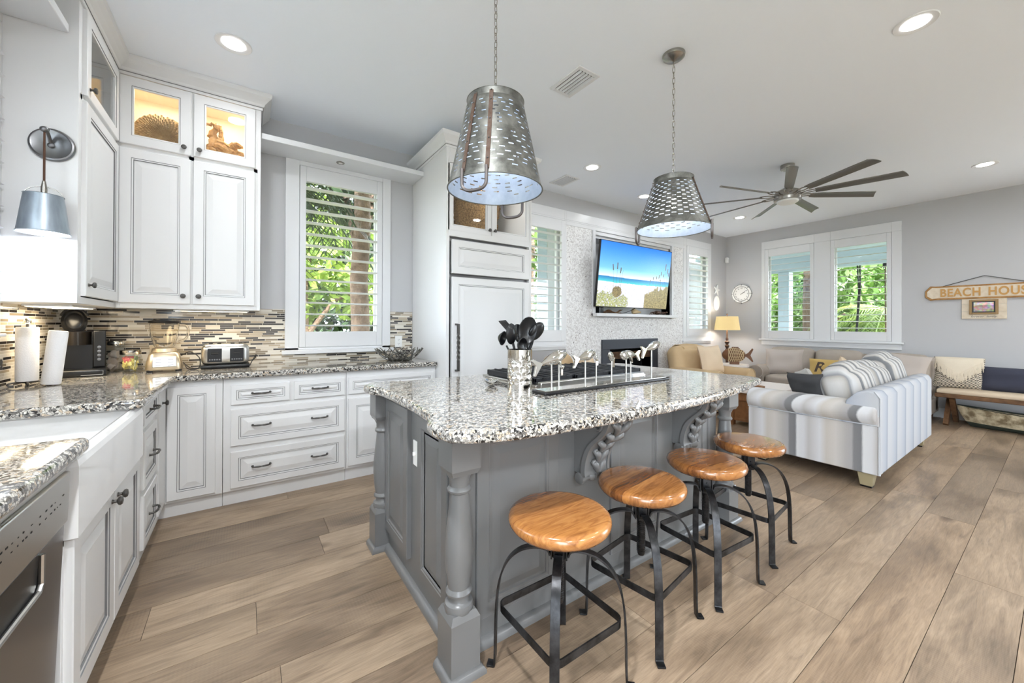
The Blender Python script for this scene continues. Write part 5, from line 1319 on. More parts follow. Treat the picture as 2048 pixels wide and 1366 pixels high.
def crab(b):
    b.ell((0, 0, .035), .085, .05, .032)
    for s_ in (-1, 1):
        for k in range(4): b.tube([(s_*.06, -.02+.015*k, .03), (s_*.12, -.04+.025*k, .045), (s_*.15, -.05+.03*k, .005)], .006, 6)
        b.tube([(s_*.06, -.04, .03), (s_*.12, -.08, .04)], .008, 6); b.ell((s_*.12, -.085, .04), .025, .018, .014)
things_niche('crab_ornament', 'dark bronze crab on the right of the mantel under the television', 'ornament', (5.55, 3.83, 1.418), crab, M['bronze'])
def conch(b):
    for k in range(7): b.ell((-.07+.024*k, 0, .045-.002*k), .03, .045*(1-.11*k), .045*(1-.11*k), 14, 8)
    b.tube([(-.07, -.03, .04), (-.12, -.02, .02)], .014, 8)
things_niche('conch_shell', 'tan conch shell at the middle of the mantel under the television', 'shell', (5.0, 3.82, 1.418), conch, M['rope'])
# fireplace
t = thing('fireplace', 'dark slate-framed fireplace opening in the pebble stone wall', 'fireplace', (4.9, 3.86, 0))
b = MB(); b.box(4.24, 5.56, YW-.045, YW, .89, 1.035); b.box(4.24, 4.40, YW-.045, YW, 0, .89); b.box(5.42, 5.56, YW-.045, YW, 0, .89); b.box(4.40, 5.42, YW-.045, YW, 0, .11); b.build('surround', M['charcoalsteel'], t, bevel=.004)
b = MB(); b.box(4.40, 5.42, YW+.42, YW+.44, .1, .9); b.box(4.38, 4.40, YW, YW+.44, .1, .9); b.box(5.42, 5.44, YW, YW+.44, .1, .9); b.box(4.38, 5.44, YW, YW+.44, .88, .90); b.box(4.38, 5.44, YW, YW+.44, .10, .12); b.build('firebox', M['soot_vent_shade'], t)
b = MB()
for k in range(9): b.box(4.44, 5.38, YW-.02, YW-.012, .84-.012*k, .846-.012*k)
b.tube([(4.45, YW+.1, .2), (5.3, YW+.16, .22)], .05, 10); b.tube([(4.6, YW+.2, .26), (5.2, YW+.06, .28)], .045, 10); b.build('log_set', M['benchwood'], t)
# striped sofa (back and one rolled arm towards the viewer)
SX0, SX1, SY0, SY1 = 3.93, 5.87, .81, 1.73
t = thing('sofa', 'striped rolled-arm sofa seen from behind, beside the far bar stool', 'sofa', (4.9, 1.25, 0))
MB().soft(SX0+.02, SX1, SY0+.02, SY1-.02, .115, .42, .02, n=8).build('base', M['stripe'], t)
b = MB(); b.prism([(SY0, .115), (SY0-.002, .70), (SY0+.02, .742), (SY0+.07, .752), (SY0+.13, .735), (SY0+.20, .66), (SY0+.24, .42), (SY0+.24, .115)], SX0+.004, SX1, 'x'); b.build('back', M['stripe3'], t, bevel=.012, seg=3)
b = MB(); b.prism([(SX0, .115), (SX0+.20, .115), (SX0+.20, .56), (SX0, .56)], SY0, SY1, 'y'); b.build('arm_panel', M['stripe'], t, bevel=.008)
b = MB(); pr = [(SX0+.085+.112*math.cos(a), .560+.102*math.sin(a)) for a in [2*PI*i/28 for i in range(28)]]; b.prism(pr, SY0+.012, SY1+.012, 'y'); b.build('arm_roll', M['stripe'], t, bevel=.022, seg=4)
b = MB(); b.tube([(SX0-.002, SY0+.003, .12), (SX0-.002, SY0+.003, .49)], .005, 6); b.tube([(SX0-.003, SY0+.01, .492), (SX0-.003, SY1, .492)], .005, 6); b.tube([(SX0+.004, SY0-.003, .12), (SX0+.004, SY0-.004, .70), (SX0+.004, SY0+.03, .75)], .005, 6); b.build('piping', M['stripe3'], t)
for k in range(2): MB().soft(SX0+.21+.82*k, SX0+1.02+.82*k, SY0+.22, SY1-.0, .42, .55, .045, (0, .01, .02)).build('seat_cushion', M['stripe'], t)
for k, (x0, x1, dz) in enumerate(((4.20, 4.74, .0), (4.75, 5.30, -.01), (5.31, 5.86, .045))):
    b = MB(); b.M = T(((x0+x1)/2, 1.13, .68+dz)) @ RX(R(-14)) @ RY(R((-5, 3, -4)[k])); b.soft(-.295, .295, -.13, .13, -.19, .20, .10, (.02, .035, .05)); b.build('back_cushion', M['stripe2'], t, smooth=80)
for x, y in ((SX0+.07, SY0+.085), (SX0+.07, SY1-.1), (SX1-.08, SY0+.085), (SX1-.08, SY1-.1)):
    f = MB().taper(x-.05, x+.05, y-.05, y+.05, .012, .115, .72).build('foot', M['tablewood'] if False else pbr('pale_block_foot', (150, 138, 108), .5) if 'pale_block_foot' not in bpy.data.materials else bpy.data.materials['pale_block_foot'], t, bevel=.003)
    MB().box(x-.034, x+.034, y-.034, y+.034, 0, .012).build('foot_pad', M['black'], f)
def pillow(name, lab, mt, loc, w_, h_, th, rz, lean, roll=0, seed=1, cat='pillow', group=None, k=.08):
    t = thing(name, lab, cat, loc, rz, group); b = MB(); b.M = RX(lean) @ RY(roll); b.pillow(w_, h_, th, seed=seed, wr=.07, k=k)
    mz = min(p[2] for p in b.v); b.v = [(p[0], p[1], p[2]-mz) for p in b.v]
    b.build('cover', mt, t, local=True, smooth=80); return t
pillow('throw_pillow', 'charcoal pillow lying against the striped sofa arm', M['charcoal'], (4.36, 1.36, .548), .44, .25, .14, R(58), R(-16), R(5), 3)
pillow('throw_pillow', 'pale grey pillow tipped up behind the charcoal pillow', M['lightgrey'], (4.86, 1.52, .548), .36, .22, .12, R(40), R(-25), R(14), 4)
pillow('throw_pillow', 'cream pillow with its corner peaking above the striped cushions', M['tanpillow'], (5.46, 1.37, .548), .27, .27, .10, R(16), R(-14), R(44), 5)
# grey sofa under the far windows
t = thing('sofa', 'long taupe sofa under the far windows', 'sofa', (7.35, 1.95, 0))
MB().soft(6.93, 7.72, 1.0, 3.02, .10, .30, .02, n=8).build('base', M['taupe'], t)
b = MB(); b.prism([(7.52, .3), (7.50, .80), (7.55, .83), (7.70, .83), (7.73, .78), (7.73, .10), (7.52, .10)], 1.0, 3.02, 'y'); b.build('back', M['taupe'], t, bevel=.02, seg=3)
b = MB(); b.prism([(2.80, .10), (3.0, .10), (3.0, .50), (2.80, .50)], 6.86, 7.7, 'x'); b.build('arm_panel', M['taupe'], t, bevel=.01)
b = MB(); b.prism([(2.91+.115*math.cos(a), .50+.105*math.sin(a)) for a in [2*PI*i/28 for i in range(28)]], 6.85, 7.7, 'x'); b.build('arm_roll', M['taupe'], t, bevel=.015, seg=3)
b = MB(); b.tube([(6.848, 2.91+.112*math.cos(a), .50+.102*math.sin(a)) for a in [2*PI*i/28 for i in range(28)]], .005, 6, closed=True); b.build('piping', M['taupepillow'], t)
for y0, y1 in ((2.28, 2.79), (1.68, 2.27), (1.02, 1.67)):
    MB().soft(6.87, 7.52, y0, y1, .30, .455, .04, (.012, 0, .02)).build('seat_cushion', M['taupe'], t, smooth=80)
for y0, y1, dz in ((2.29, 2.92, 0), (1.70, 2.28, -.008), (1.03, 1.69, -.02)):
    b = MB(); b.M = T((7.44, (y0+y1)/2, .66+dz)) @ RY(R(12)); b.soft(-.11, .11, -(y1-y0)/2+.004, (y1-y0)/2-.004, -.21, .215, .07, (.04, .0, .02)); b.build('back_cushion', M['taupe'], t, smooth=80)
for x, y in ((6.95, 1.08), (6.95, 2.94), (7.66, 1.08), (7.66, 2.94)): MB().taper(x-.04, x+.04, y-.04, y+.04, 0, .10, .75).build('foot', M['benchwood'], t)
pillow('throw_pillow', 'taupe pillow at the left arm of the long taupe sofa', M['taupepillow'], (7.17, 2.62, .455), .52, .43, .15, R(-72), R(-16), 0, 6)
pillow('throw_pillow', 'light taupe pillow at the right end of the long taupe sofa', M['taupepillow'], (7.20, 1.32, .46), .54, .42, .15, R(-96), R(-22), R(6), 8)
rp = pillow('throw_pillow', 'mustard lumbar pillow with painted script lettering on the taupe sofa', M['mustard'], (7.10, 1.95, .46), .62, .30, .13, R(-82), R(-16), 0, 7, k=.04)
text('R', .21, .002, ROOT[rp.name] @ RX(R(-16)) @ T((-.18, -.062, .155)) @ RX(PI/2), 'lettering', M['cocoa'], rp, .25, .004)
mt_l = pbr('pale_sage_lettering', (196, 196, 172), .8); text('elax', .17, .002, ROOT[rp.name] @ RX(R(-16)) @ T((.07, -.068, .145)) @ RX(PI/2), 'lettering', mt_l, rp, .3, .002)
# coffee table
t = thing('coffee_table', 'wooden coffee table with pale top between the sofas', 'coffee table', (5.55, 2.23, 0))
MB().box(5.02, 6.08, 1.97, 2.50, .42, .455).build('top', M['tablewhite'], t, bevel=.006)
MB().box(5.05, 6.05, 2.0, 2.47, .32, .42).box(5.07, 6.03, 2.02, 2.45, .06, .09).build('frame', M['tablewood'], t, bevel=.004)
MB().box(5.08, 5.10, 2.03, 2.44, .09, .32).build('side_panel', M['tablewood'], t)
for x, y in ((5.085, 2.035), (6.015, 2.035), (5.085, 2.435), (6.015, 2.435)): MB().box(x-.035, x+.035, y-.035, y+.035, 0, .42).build('leg', M['tablewood'], t, bevel=.005)
t = thing('wooden_tray', 'low wooden tray on the near corner of the coffee table', 'tray', (5.22, 2.30, .455))
b = MB(); b.box(-.13, .13, -.14, .14, 0, .012); b.box(-.13, .13, -.14, -.128, .012, .04); b.box(-.13, .13, .128, .14, .012, .04); b.box(-.13, -.118, -.128, .128, .012, .04); b.box(.118, .13, -.128, .128, .012, .04); b.build('tray_body', M['tablewood'], t, local=True, bevel=.003)
# armchairs
def armchair(lab, loc, rz):
    t = thing('armchair', lab, 'armchair', loc, rz, group='tan slipcovered armchairs')
    k = dict(local=True)
    MB().soft(-.44, .44, -.42, .40, .03, .34, .03, n=8).build('base', M['tan'], t, **k)
    for sx in (-1, 1):
        MB().box(min(sx*.29, sx*.42), max(sx*.29, sx*.42), -.44, .36, .03, .50).build('arm_panel', M['tan'], t, bevel=.02, seg=3, **k)
        b = MB(); b.prism([(sx*.37+.105*math.cos(a), .505+.10*math.sin(a)) for a in [2*PI*i/24 for i in range(24)]], -.46, .36, 'y'); r_ = b.build('arm_roll', M['tan'], t, bevel=.02, seg=3, **k)
        b = MB(); b.tube([(sx*.37+.10*math.cos(a), -.462, .505+.095*math.sin(a)) for a in [2*PI*i/24 for i in range(24)]], .005, 6, closed=True); b.build('piping', M['tan'], r_, **k)
    MB().soft(-.27, .27, -.45, .22, .33, .48, .05, (0, .01, .025)).build('seat_cushion', M['tan'], t, smooth=80, **k)
    b = MB(); b.M = T((0, .30, .62)) @ RX(R(-10)); b.soft(-.42, .42, -.11, .13, -.30, .28, .10, (.01, .04, .03)); b.build('back', M['tan'], t, smooth=80, **k)
    return t
a1 = armchair('tan slipcovered armchair in the corner beside the floor lamp', (5.92, 3.20, 0), R(-6))
pillow('throw_pillow', 'square beige pillow on the corner armchair', M['tanpillow'], (5.93, 3.10, .50), .50, .45, .15, R(-8), R(-14), 0, 9)
t = thing('throw_blanket', 'tan throw draped over the back of the corner armchair', 'blanket', (5.92, 3.20, 0), R(-6))
vs, fs = [], []; pth = [(-.16, .47), (-.155, .62), (-.13, .78), (-.09, .875), (-.02, .925), (.07, .93), (.14, .88), (.165, .74), (.17, .58)]
pth = [(p[0]+.36, p[1]) for p in pth]
for i, (y, z) in enumerate(pth):
    for j in range(11): u_ = j/10; vs.append((-.22+.46*u_, y-.01+.008*math.sin(9*u_+i)-(.012 if i < 4 else -.012), z+.010+.006*math.sin(7*u_+i*.7)))
fs = [(i*11+j, i*11+j+1, (i+1)*11+j+1, (i+1)*11+j) for i in range(len(pth)-1) for j in range(10)]
b = MB(); b.add(vs, fs); o = b.build('cloth', M['tan'], t, local=True, smooth=80); sd = o.modifiers.new('s', 'SOLIDIFY'); sd.thickness = .012
a2 = armchair('tan slipcovered armchair behind the cooktop, near the stone wall', (3.20, 3.12, 0), R(38)); 
pillow('throw_pillow', 'beige pillow on the armchair behind the cooktop', M['tanpillow'], (3.24, 3.05, .50), .44, .44, .15, R(36), R(-14), 0, 10)
# side table, carved fish, floor lamp
t = thing('side_table', 'small round white side table under the carved fish', 'side table', (6.62, 3.16, 0))
MB().lathe([(.22, .575), (.235, .58), (.24, .60), (.235, .612), (.0, .614)], (6.62, 3.16, 0), 36).build('top', M['tablewhite'], t)
MB().lathe([(.17, .0), (.17, .03), (.06, .06), (.035, .12), (.05, .25), (.03, .4), (.06, .54), (.15, .575)], (6.62, 3.16, 0), 24).build('pedestal', M['tablewhite'], t)
t = thing('carved_fish', 'brown wooden fish wrapped in rope netting on the side table', 'ornament', (6.60, 3.13, .614), R(-62))
b = MB(); b.ell((0, 0, .15), .17, .055, .115, 28, 16); bd = b.build('body', M['fishwood'], t, local=True)
b = MB(); b.prism([(.14, .15), (.20, .19), (.26, .27), (.275, .25), (.235, .155), (.275, .06), (.26, .045), (.20, .11)], -.012, .012, 'y'); b.build('tail', M['fishwood'], t, local=True, bevel=.004)
b = MB(); b.prism([(-.05, .25), (-.02, .285), (.06, .285), (.10, .245), (.09, .215), (-.04, .24)], -.012, .012, 'y'); b.prism([(-.02, .05), (.05, .03), (.07, .06)], -.01, .01, 'y'); b.build('fin', M['fishwood'], t, local=True, bevel=.004)
b = MB(); MB().box(-.06, .08, -.03, .03, 0, .05).build('stand', M['fishwood'], t, local=True)
for dr in (1, -1):
    for k in range(9):
        pr = []
        for i in range(17):
            a = -.55+1.9*i/16; x = -.075+.03*k-.09+dr*(.09*(i/16-.5))*2*.55+.06; x = max(-.075, min(.14, x)); s_ = math.sqrt(max(0, 1-(x/.17)**2)); aa = PI*(i/16)
            pr.append((x, -.059*s_*math.sin(aa)-.001, .15+.119*s_*math.cos(aa)))
        b.tube(pr, .0042, 5)
b.build('netting', M['rope'], t, local=True)
lx, ly = 7.30, 3.58
t = thing('floor_lamp', 'turned bronze floor lamp with tan drum shade in the far corner', 'floor lamp', (lx, ly, 0))
MB().lathe([(.15, 0), (.15, .02), (.10, .035), (.03, .05), (.022, .10), (.024, .5), (.028, .78), (.034, .80), (.02, .83), (.034, .86), (.04, .875), (.02, .90), (.038, .935), (.042, .95), (.018, .97), (.026, 1.0), (.014, 1.03), (.010, 1.40), (.004, 1.45)], (lx, ly, 0), 24).build('turned_post', M['bronze'], t)
b = MB(); b.lathe([(.212, 1.165), (.178, 1.415)], (lx, ly, 0), 44, cap0=False, cap1=False).lathe([(.176, 1.415), (.210, 1.165)], (lx, ly, 0), 44, cap0=False, cap1=False); b.build('drum_shade', M['shade'], t)
MB().ell((lx, ly, 1.455), .012, .012, .014).build('finial', M['bronze'], t); MB().ell((lx, ly, 1.27), .035, .035, .05).build('light_bulb', M['bulb'], t)
light('floor_lamp_light', 'POINT', (lx, ly, 1.27), 22, .04, (1, .95, .88), t)
# wall clock, starfish, shells
t = thing('wall_clock', 'round white wall clock with roman numerals beside the far windows', 'clock', (XF-.02, 3.57, 1.856))
cm_ = T((XF-.001, 3.57, 1.856)) @ RZ(-PI/2)
def CK(): b = MB(); b.M = cm_; return b
b = CK(); b.lathe_ax([(.175, 0), (.178, .02), (.168, .034), (.150, .030), (.140, .022), (0, .022)], (0, 0, 0), (0, -1, 0), 56); b.build('case', M['clockface'], t)
for r_ in (.176, .138):
    b = CK(); b.tube([(r_*math.cos(2*PI*i/56), -.034 if r_ < .15 else -.02, r_*math.sin(2*PI*i/56)) for i in range(56)], .0035, 6, closed=True); b.build('rim', M['clockink'], t)
b = CK()
for k in range(8):
    a = 2*PI*k/8+PI/8*0; b.tube([(.150*math.cos(a), -.034, .150*math.sin(a)), (.182*math.cos(a), -.03, .182*math.sin(a)), (.186*math.cos(a), -.004, .186*math.sin(a))], .0035, 6)
b.build('rope_loop', M['clockink'], t)
for k, s_ in enumerate(('XII', 'I', 'II', 'III', 'IV', 'V', 'VI', 'VII', 'VIII', 'IX', 'X', 'XI')):
    a = PI/2-2*PI*k/12; text(s_, .034, .0005, cm_ @ T((.108*math.cos(a), -.0228, .108*math.sin(a))) @ RX(PI/2) @ RZ(a-PI/2), 'numeral', M['clockink'], t)
b = CK(); b.box(-.004, .004, -.027, -.025, -.015, .07)
b = CK(); b.M = cm_ @ RY(R(54)); b.box(-.003, .003, -.027, -.025, -.02, .11); b.build('minute_hand', M['clockink'], t)
b = CK(); b.M = cm_ @ RY(R(56)); b.M = cm_ @ RY(R(-108)); b.box(-.0035, .0035, -.028, -.0265, -.015, .02); b.M = cm_ @ RY(R(62)); b.box(-.004, .004, -.0285, -.027, -.015, .07); b.build('hour_hand', M['clockink'], t)
t = thing('starfish', 'white starfish hanging on the back wall near the far corner', 'starfish', (7.47, YW-.02, 1.93))
b = MB(); b.M = T((7.47, YW-.012, 1.93)) @ RY(R(14)); pr = []
for k in range(10): r_ = .125 if k % 2 == 0 else .042; a = PI/2+PI*k/5; pr.append((r_*math.cos(a), r_*math.sin(a)))
b.prism(pr, -.012, .008, 'y'); b.build('starfish_body', M['plate'], t, bevel=.008, seg=3)
t = thing('sand_dollar', 'oval white shell plaque below the starfish', 'shell', (7.46, YW-.02, 1.68))
b = MB(); b.lathe_ax([(.10, 0), (.108, .008), (.10, .02), (.085, .016), (0, .022)], (0, 0, 0), (0, -1, 0), 36); b.v = [(7.46+p[0], YW-.002+p[1], 1.68+p[2]*1.35) for p in b.v]; b.build('plaque', M['plate'], t)
# signs on the far wall
t = thing('beach_sign', 'long wooden BEACH HOUSE sign hanging from a wire on the far wall', 'sign', (XF-.03, .615, 1.70))
SM = T((XF-.004, .615, 1.703)) @ RZ(-PI/2)   # local x runs to the right in the picture
Ls, Hs = .525, .104
out_ = [(-Ls, -.05), (-Ls+.05, -Hs+.005), (-Ls+.10, -Hs+.012), (Ls-.10, -Hs+.012), (Ls-.05, -Hs+.005), (Ls, -.05), (Ls, .03), (Ls-.05, Hs-.005), (Ls-.10, Hs-.012), (-Ls+.10, Hs-.012), (-Ls+.05, Hs-.005), (-Ls, .03)]
b = MB(); b.M = SM; b.prism(out_, -.026, 0, 'y'); b.build('board', M['signwood'], t, bevel=.003)
b = MB(); b.M = SM; b.prism([(p[0]*.965, p[1]*.78) for p in out_], -.0285, -.02, 'y'); b.build('painted_face', M['signpale'], t, bevel=.002)
for wd_, xc_, ww_ in (('BEACH', -.205, .35), ('HOUSE', .215, .36)): text(wd_, .15, .003, SM @ T((xc_, -.031, 0)) @ RX(PI/2), 'lettering', M['signletter'], t, 0, .004, 1.12, fit=(ww_, .112))
b = MB(); b.M = SM; b.tube([(-.36, -.012, .09), (0, -.006, .205), (.36, -.012, .09)], .0045, 6); b.build('hanging_wire', M['iron'], t)
t = thing('photo_board', 'whitewashed plank board with a small framed family photo, under the BEACH HOUSE sign', 'picture frame', (XF-.03, .62, 1.49))
PM = T((XF-.004, .621, 1.492)) @ RZ(-PI/2)
b = MB(); b.M = PM
for k in range(3): b.box(-.185, .185, -.018, 0, -.143+.0955*k, -.143+.0955*(k+1)-.002)
b.build('planks', M['signpale'], t, bevel=.001)
b = MB(); b.M = PM
for q in ((-.12, -.095, -.085, .105), (.095, .12, -.085, .105), (-.095, .095, -.085, -.062), (-.095, .095, .082, .105)): b.box(q[0], q[1], -.036, -.018, q[2], q[3])
b.build('frame', pbr('rustic_brass_frame', (150, 122, 84), .5, .3), t, bevel=.002)
b = MB(); b.M = PM; b.box(-.095, .095, -.028, -.017, -.062, .082); b.build('mat', M['black'], t)
im = np.stack([160+90*(smooth_noise(49, 73, 9)-.4)+40*(smooth_noise(49, 73, 4)-.5), 140+100*(smooth_noise(49, 73, 9)-.4)+40*(smooth_noise(49, 73, 4)-.5), 136+100*(smooth_noise(49, 73, 8)-.4)+40*(smooth_noise(49, 73, 4)-.5)], -1); im[:16] += 50
picture('photograph', .164, .118, 72, 48, im, M['photo'], t, PM @ T((0, -.0288, .010)))
text('forever', .036, .0004, PM @ T((-.055, -.0185, -.115)) @ RX(PI/2), 'lettering', M['clockink'], t, .35); text('family', .036, .0004, PM @ T((.062, -.0185, -.115)) @ RX(PI/2), 'lettering', M['clockink'], t, .35)
# bench, its pillows, boat
t = thing('bench', 'rough timber bench with oat cushion along the far wall', 'bench', (7.5, 0, 0))
MB().box(7.22, 7.74, -1.0, .97, .355, .40).build('seat_plank', M['benchwood'], t, bevel=.006)
MB().soft(7.23, 7.74, -.98, .96, .40, .458, .022, (.006, 0, .006)).build('cushion', M['benchpad'], t)
b = MB(); b.tube([(7.232, -.98, .403), (7.232, .955, .403)], .005, 6); b.build('piping', M['benchwood'], t)
for y in (.86, -.9):
    for s_ in (-1, 1):
        b = MB(); b.tube([(7.48-s_*.19, y+s_*.024, 0.0), (7.48+s_*.15, y+s_*.024, .356)], 1, sq=(.045, .07), up=(0, 1, 0)); b.build('crossed_leg', M['benchwood'], t)
t = thing('macrame_pillow', 'cream fringed macrame pillow on the bench beside the taupe sofa', 'pillow', (7.50, .80, .458), R(-86))
b = MB(); b.M = RX(R(-14)); b.pillow(.44, .40, .15, seed=12, k=.04); b.build('cover', M['weave'], t, local=True, smooth=80)
b = MB(); b.M = RX(R(-14)); fr_ = []
vs = []; N = 12
def fy(u_, v_): return -.5*.15*((max(0, 1-u_**4)*max(0, 1-v_**4))**.55)-.006
tri = [(-1+2*i/N, .98-1.96*j/N*1.0) for i in range(N+1) for j in range(N+1)]
for i in range(N+1):
    for j in range(N+1):
        u_ = -.97+1.94*i/N; vb = -.15+.95*abs(u_)*.95-.0; v_ = .985+(vb-.985)*j/N; vs.append((u_*.21, fy(u_, v_)-.004, .20+v_*.20))
b.add(vs, [(i*(N+1)+j, i*(N+1)+j+1, (i+1)*(N+1)+j+1, (i+1)*(N+1)+j) for i in range(N) for j in range(N)]); b.build('flap', M['creamyarn'], t, local=True, smooth=80)
b = MB(); b.M = RX(R(-14)); rgf = random.Random(3)
for i in range(150):
    u_ = -.96+1.92*i/149; v_ = -.15+.9*abs(u_); d = rgf.uniform(-.1, .1); L = .11+rgf.uniform(-.02, .02)
    v2 = max(-.98, v_-L/.2); b.tube([(u_*.21, fy(u_, v_)-.006, .2+v_*.2), ((u_+d*.4)*.21, fy(u_, (v_+v2)/2)-.014, .2+(v_+v2)/2*.2), ((u_+d)*.21, fy(max(-1, min(1, u_+d)), v2)-.010, .2+v2*.2)], .0042, 5)
o = b.build('fringe', M['creamyarn'], t, local=True); o['kind'] = 'stuff'
pillow('bolster_pillow', 'long navy lumbar pillow on the bench', M['navy'], (7.52, .28, .458), .74, .30, .16, R(-90), R(-12), 0, 13, k=.03)
t = thing('wooden_boat', 'weathered cream wooden boat under the bench', 'model boat', (7.47, -.05, 0), R(-90))
def hull(k): # k 0..1 along length
    x = -.86+1.72*k; s_ = math.sin(PI*min(1, max(0, k)))**.55; return x, .13*s_, .20+.05*abs(2*k-1)**2
vs, fs = [], []; N1, N2 = 25, 9
for i in range(N1):
    x, hw, hz_ = hull(.001+.998*i/(N1-1))
    for j in range(N2):
        a = PI*j/(N2-1); q = 1-.12*0; bx_ = x*(1-.14*(math.sin(a)**1.2)); vs.append((bx_, -hw*math.copysign(abs(math.cos(a))**.6, math.cos(a)), .004+hz_*(1-math.sin(a)**.8)))
for i in range(N1-1):
    for j in range(N2-1): fs.append((i*N2+j, i*N2+j+1, (i+1)*N2+j+1, (i+1)*N2+j))
b = MB()
for f in fs:
    z = sum(vs[i][2] for i in f)/4; b.add([vs[i] for i in f], [(3, 2, 1, 0)], 1 if z < .055 else 0)
o = b.build('hull', [M['boat'], M['boatdark']], t, local=True, smooth=60, weld=True); sd = o.modifiers.new('s', 'SOLIDIFY'); sd.thickness = .012
b = MB(); b.tube([(hull(.001+.998*i/24)[0], -hull(.001+.998*i/24)[1], hull(.001+.998*i/24)[2]) for i in range(25)], .009, 6); b.tube([(hull(.001+.998*i/24)[0], hull(.001+.998*i/24)[1], hull(.001+.998*i/24)[2]) for i in range(25)], .009, 6); b.build('gunwale', M['boatdark'], t, local=True)
rgb_ = random.Random(7)
for i in range(4):
    bt = thing('bottle', 'dark bottle lying in the wooden boat', 'bottle', (7.47, .42-.30*i, .165), group='bottles lying in the boat')
    b = MB(); b.lathe_ax([(.034, 0), (.036, .01), (.036, .15), (.014, .20), (.014, .25)], (0, -.12, 0), (rgb_.uniform(-.1, .1), 1, .04), 18); b.build('glass', M['black'], bt, local=True)
# ceiling fan
fx, fy_, fz = 4.85, 1.74, 2.66
t = thing('ceiling_fan', 'nine-blade brushed nickel ceiling fan over the living area', 'ceiling fan', (fx, fy_, fz))
MB().lathe([(.03, HC-.055), (.062, HC-.05), (.066, HC-.04), (.066, HC-.0005)], (fx, fy_, 0), 32).build('canopy', M['nickel'], t)
MB().cyl((fx, fy_, fz+.06), (fx, fy_, HC-.05), .016).build('downrod', M['nickel'], t)
MB().lathe([(.10, fz-.05), (.125, fz-.045), (.128, fz-.02), (.122, fz-.018), (.122, fz+.02), (.115, fz+.05), (.085, fz+.065), (.05, fz+.085), (.022, fz+.09)], (fx, fy_, 0), 40).build('motor_housing', M['nickel'], t)
MB().lathe([(.03, fz-.085), (.075, fz-.080), (.098, fz-.065), (.10, fz-.048)], (fx, fy_, 0), 36).build('light_lens', M['plate'], t)
for k in range(9):
    a = R(2+40*k); b = MB(); b.M = T((fx, fy_, fz+.012)) @ RZ(a)
    ptc = R(-18); vs, fs = [], []; secs = [(.24, .034), (.30, .041), (.6, .045), (.9, .048), (.905, .043)]
    for r_, hw in secs:
        for i in range(7):
            u_ = -1+2*i/6; yy, zz = u_*hw, .008*(1-u_*u_); vs.append((r_+(.02*u_ if r_ > .85 else 0), yy*math.cos(ptc)-zz*math.sin(ptc), yy*math.sin(ptc)+zz*math.cos(ptc)))
    n5 = len(secs)
    fs = [(i*7+j, (i+1)*7+j, (i+1)*7+j+1, i*7+j+1) for i in range(n5-1) for j in range(6)]
    b.add(vs, fs); bl = b.build('blade', M['nickelblade'] if 'nickelblade' in M else M.setdefault('nickelblade', pbr('satin_nickel_blade', (118, 116, 112), .35, .5)), t, smooth=60); sd = bl.modifiers.new('s', 'SOLIDIFY'); sd.thickness = .006
    b = MB(); b.M = T((fx, fy_, fz+.012)) @ RZ(a)
    for s_ in (-1, 1): b.tube([(.12, s_*.012, -.005), (.17, s_*.036, .0), (.22, s_*.034, .003), (.26, s_*.018, .003)], .006, 6)
    b.build('blade_bracket', M['nickel'], bl)
# ------------------------------------------------------------------ outdoors, seen through the shutters
b = MB(); b.box(-60, 70, YW+.16, 70, -.55, -.5); b.box(XF+.16, 70, -60, YW+.16, -.55, -.5); b.box(-60, XF+.16, -60, YN, -.55, -.5); b.box(-60, XL-.2, YN, YW+.16, -.55, -.5); o = b.build('ground', M['ground'], None, smooth=0); o['kind'] = 'structure'
o = MB().box(-6, 14, -14, YN, -.5, -.06).build('bounce_slab', M['bounce_slab'], None, smooth=0); o['kind'] = 'structure'  # unseen pale slab added to bounce sunlight up to the ceiling
def leaves(b, c, r, n, sz, rg_, flat=.8):
    for _ in range(n):
        while True:
            p = Vector((rg_.uniform(-1, 1), rg_.uniform(-1, 1), rg_.uniform(-1, 1)))
            if .25 < p.length < 1: break
        p = Vector((c[0]+p.x*r, c[1]+p.y*r, c[2]+p.z*r*flat)); d = Vector((rg_.gauss(0, 1), rg_.gauss(0, 1), rg_.gauss(0, 1))).normalized(); e = d.cross(Vector((rg_.gauss(0, 1), rg_.gauss(0, 1), rg_.gauss(0, 1)))).normalized(); s_ = sz*rg_.uniform(.6, 1.3)
        b.add([p-d*s_, p+e*s_*.45, p+d*s_, p-e*s_*.45], [(0, 1, 2, 3)])
def tree(lab, x, y, h, tr, crowns, mt, seed, sz=.10, lean=0):
    rg_ = random.Random(seed); t = thing('tree', lab, 'tree', (x, y, -.5), group='garden trees')
    b = MB(); b.tube([(x+lean*k/8+rg_.uniform(-.03, .03), y+rg_.uniform(-.03, .03), -.5+(h+.5)*k/8) for k in range(9)], [tr*(1.15-.05*k) for k in range(9)], 12)
    for cx, cy0, cz, r, n in crowns: b.tube([(x+lean*.7, y, max(.5, cz-r)*.8), (x+cx*.5+lean*.7, y+cy0*.5, cz-r*.3), (x+cx, y+cy0, cz)], [tr*.5, tr*.3, tr*.12], 8)
    b.build('trunk', M['bark'], t)
    b = MB()
    for cx, cy0, cz, r, n in crowns: leaves(b, (x+cx, y+cy0, cz), r, n, sz, rg_)
    b.build('foliage', M[mt], t, smooth=0); return t
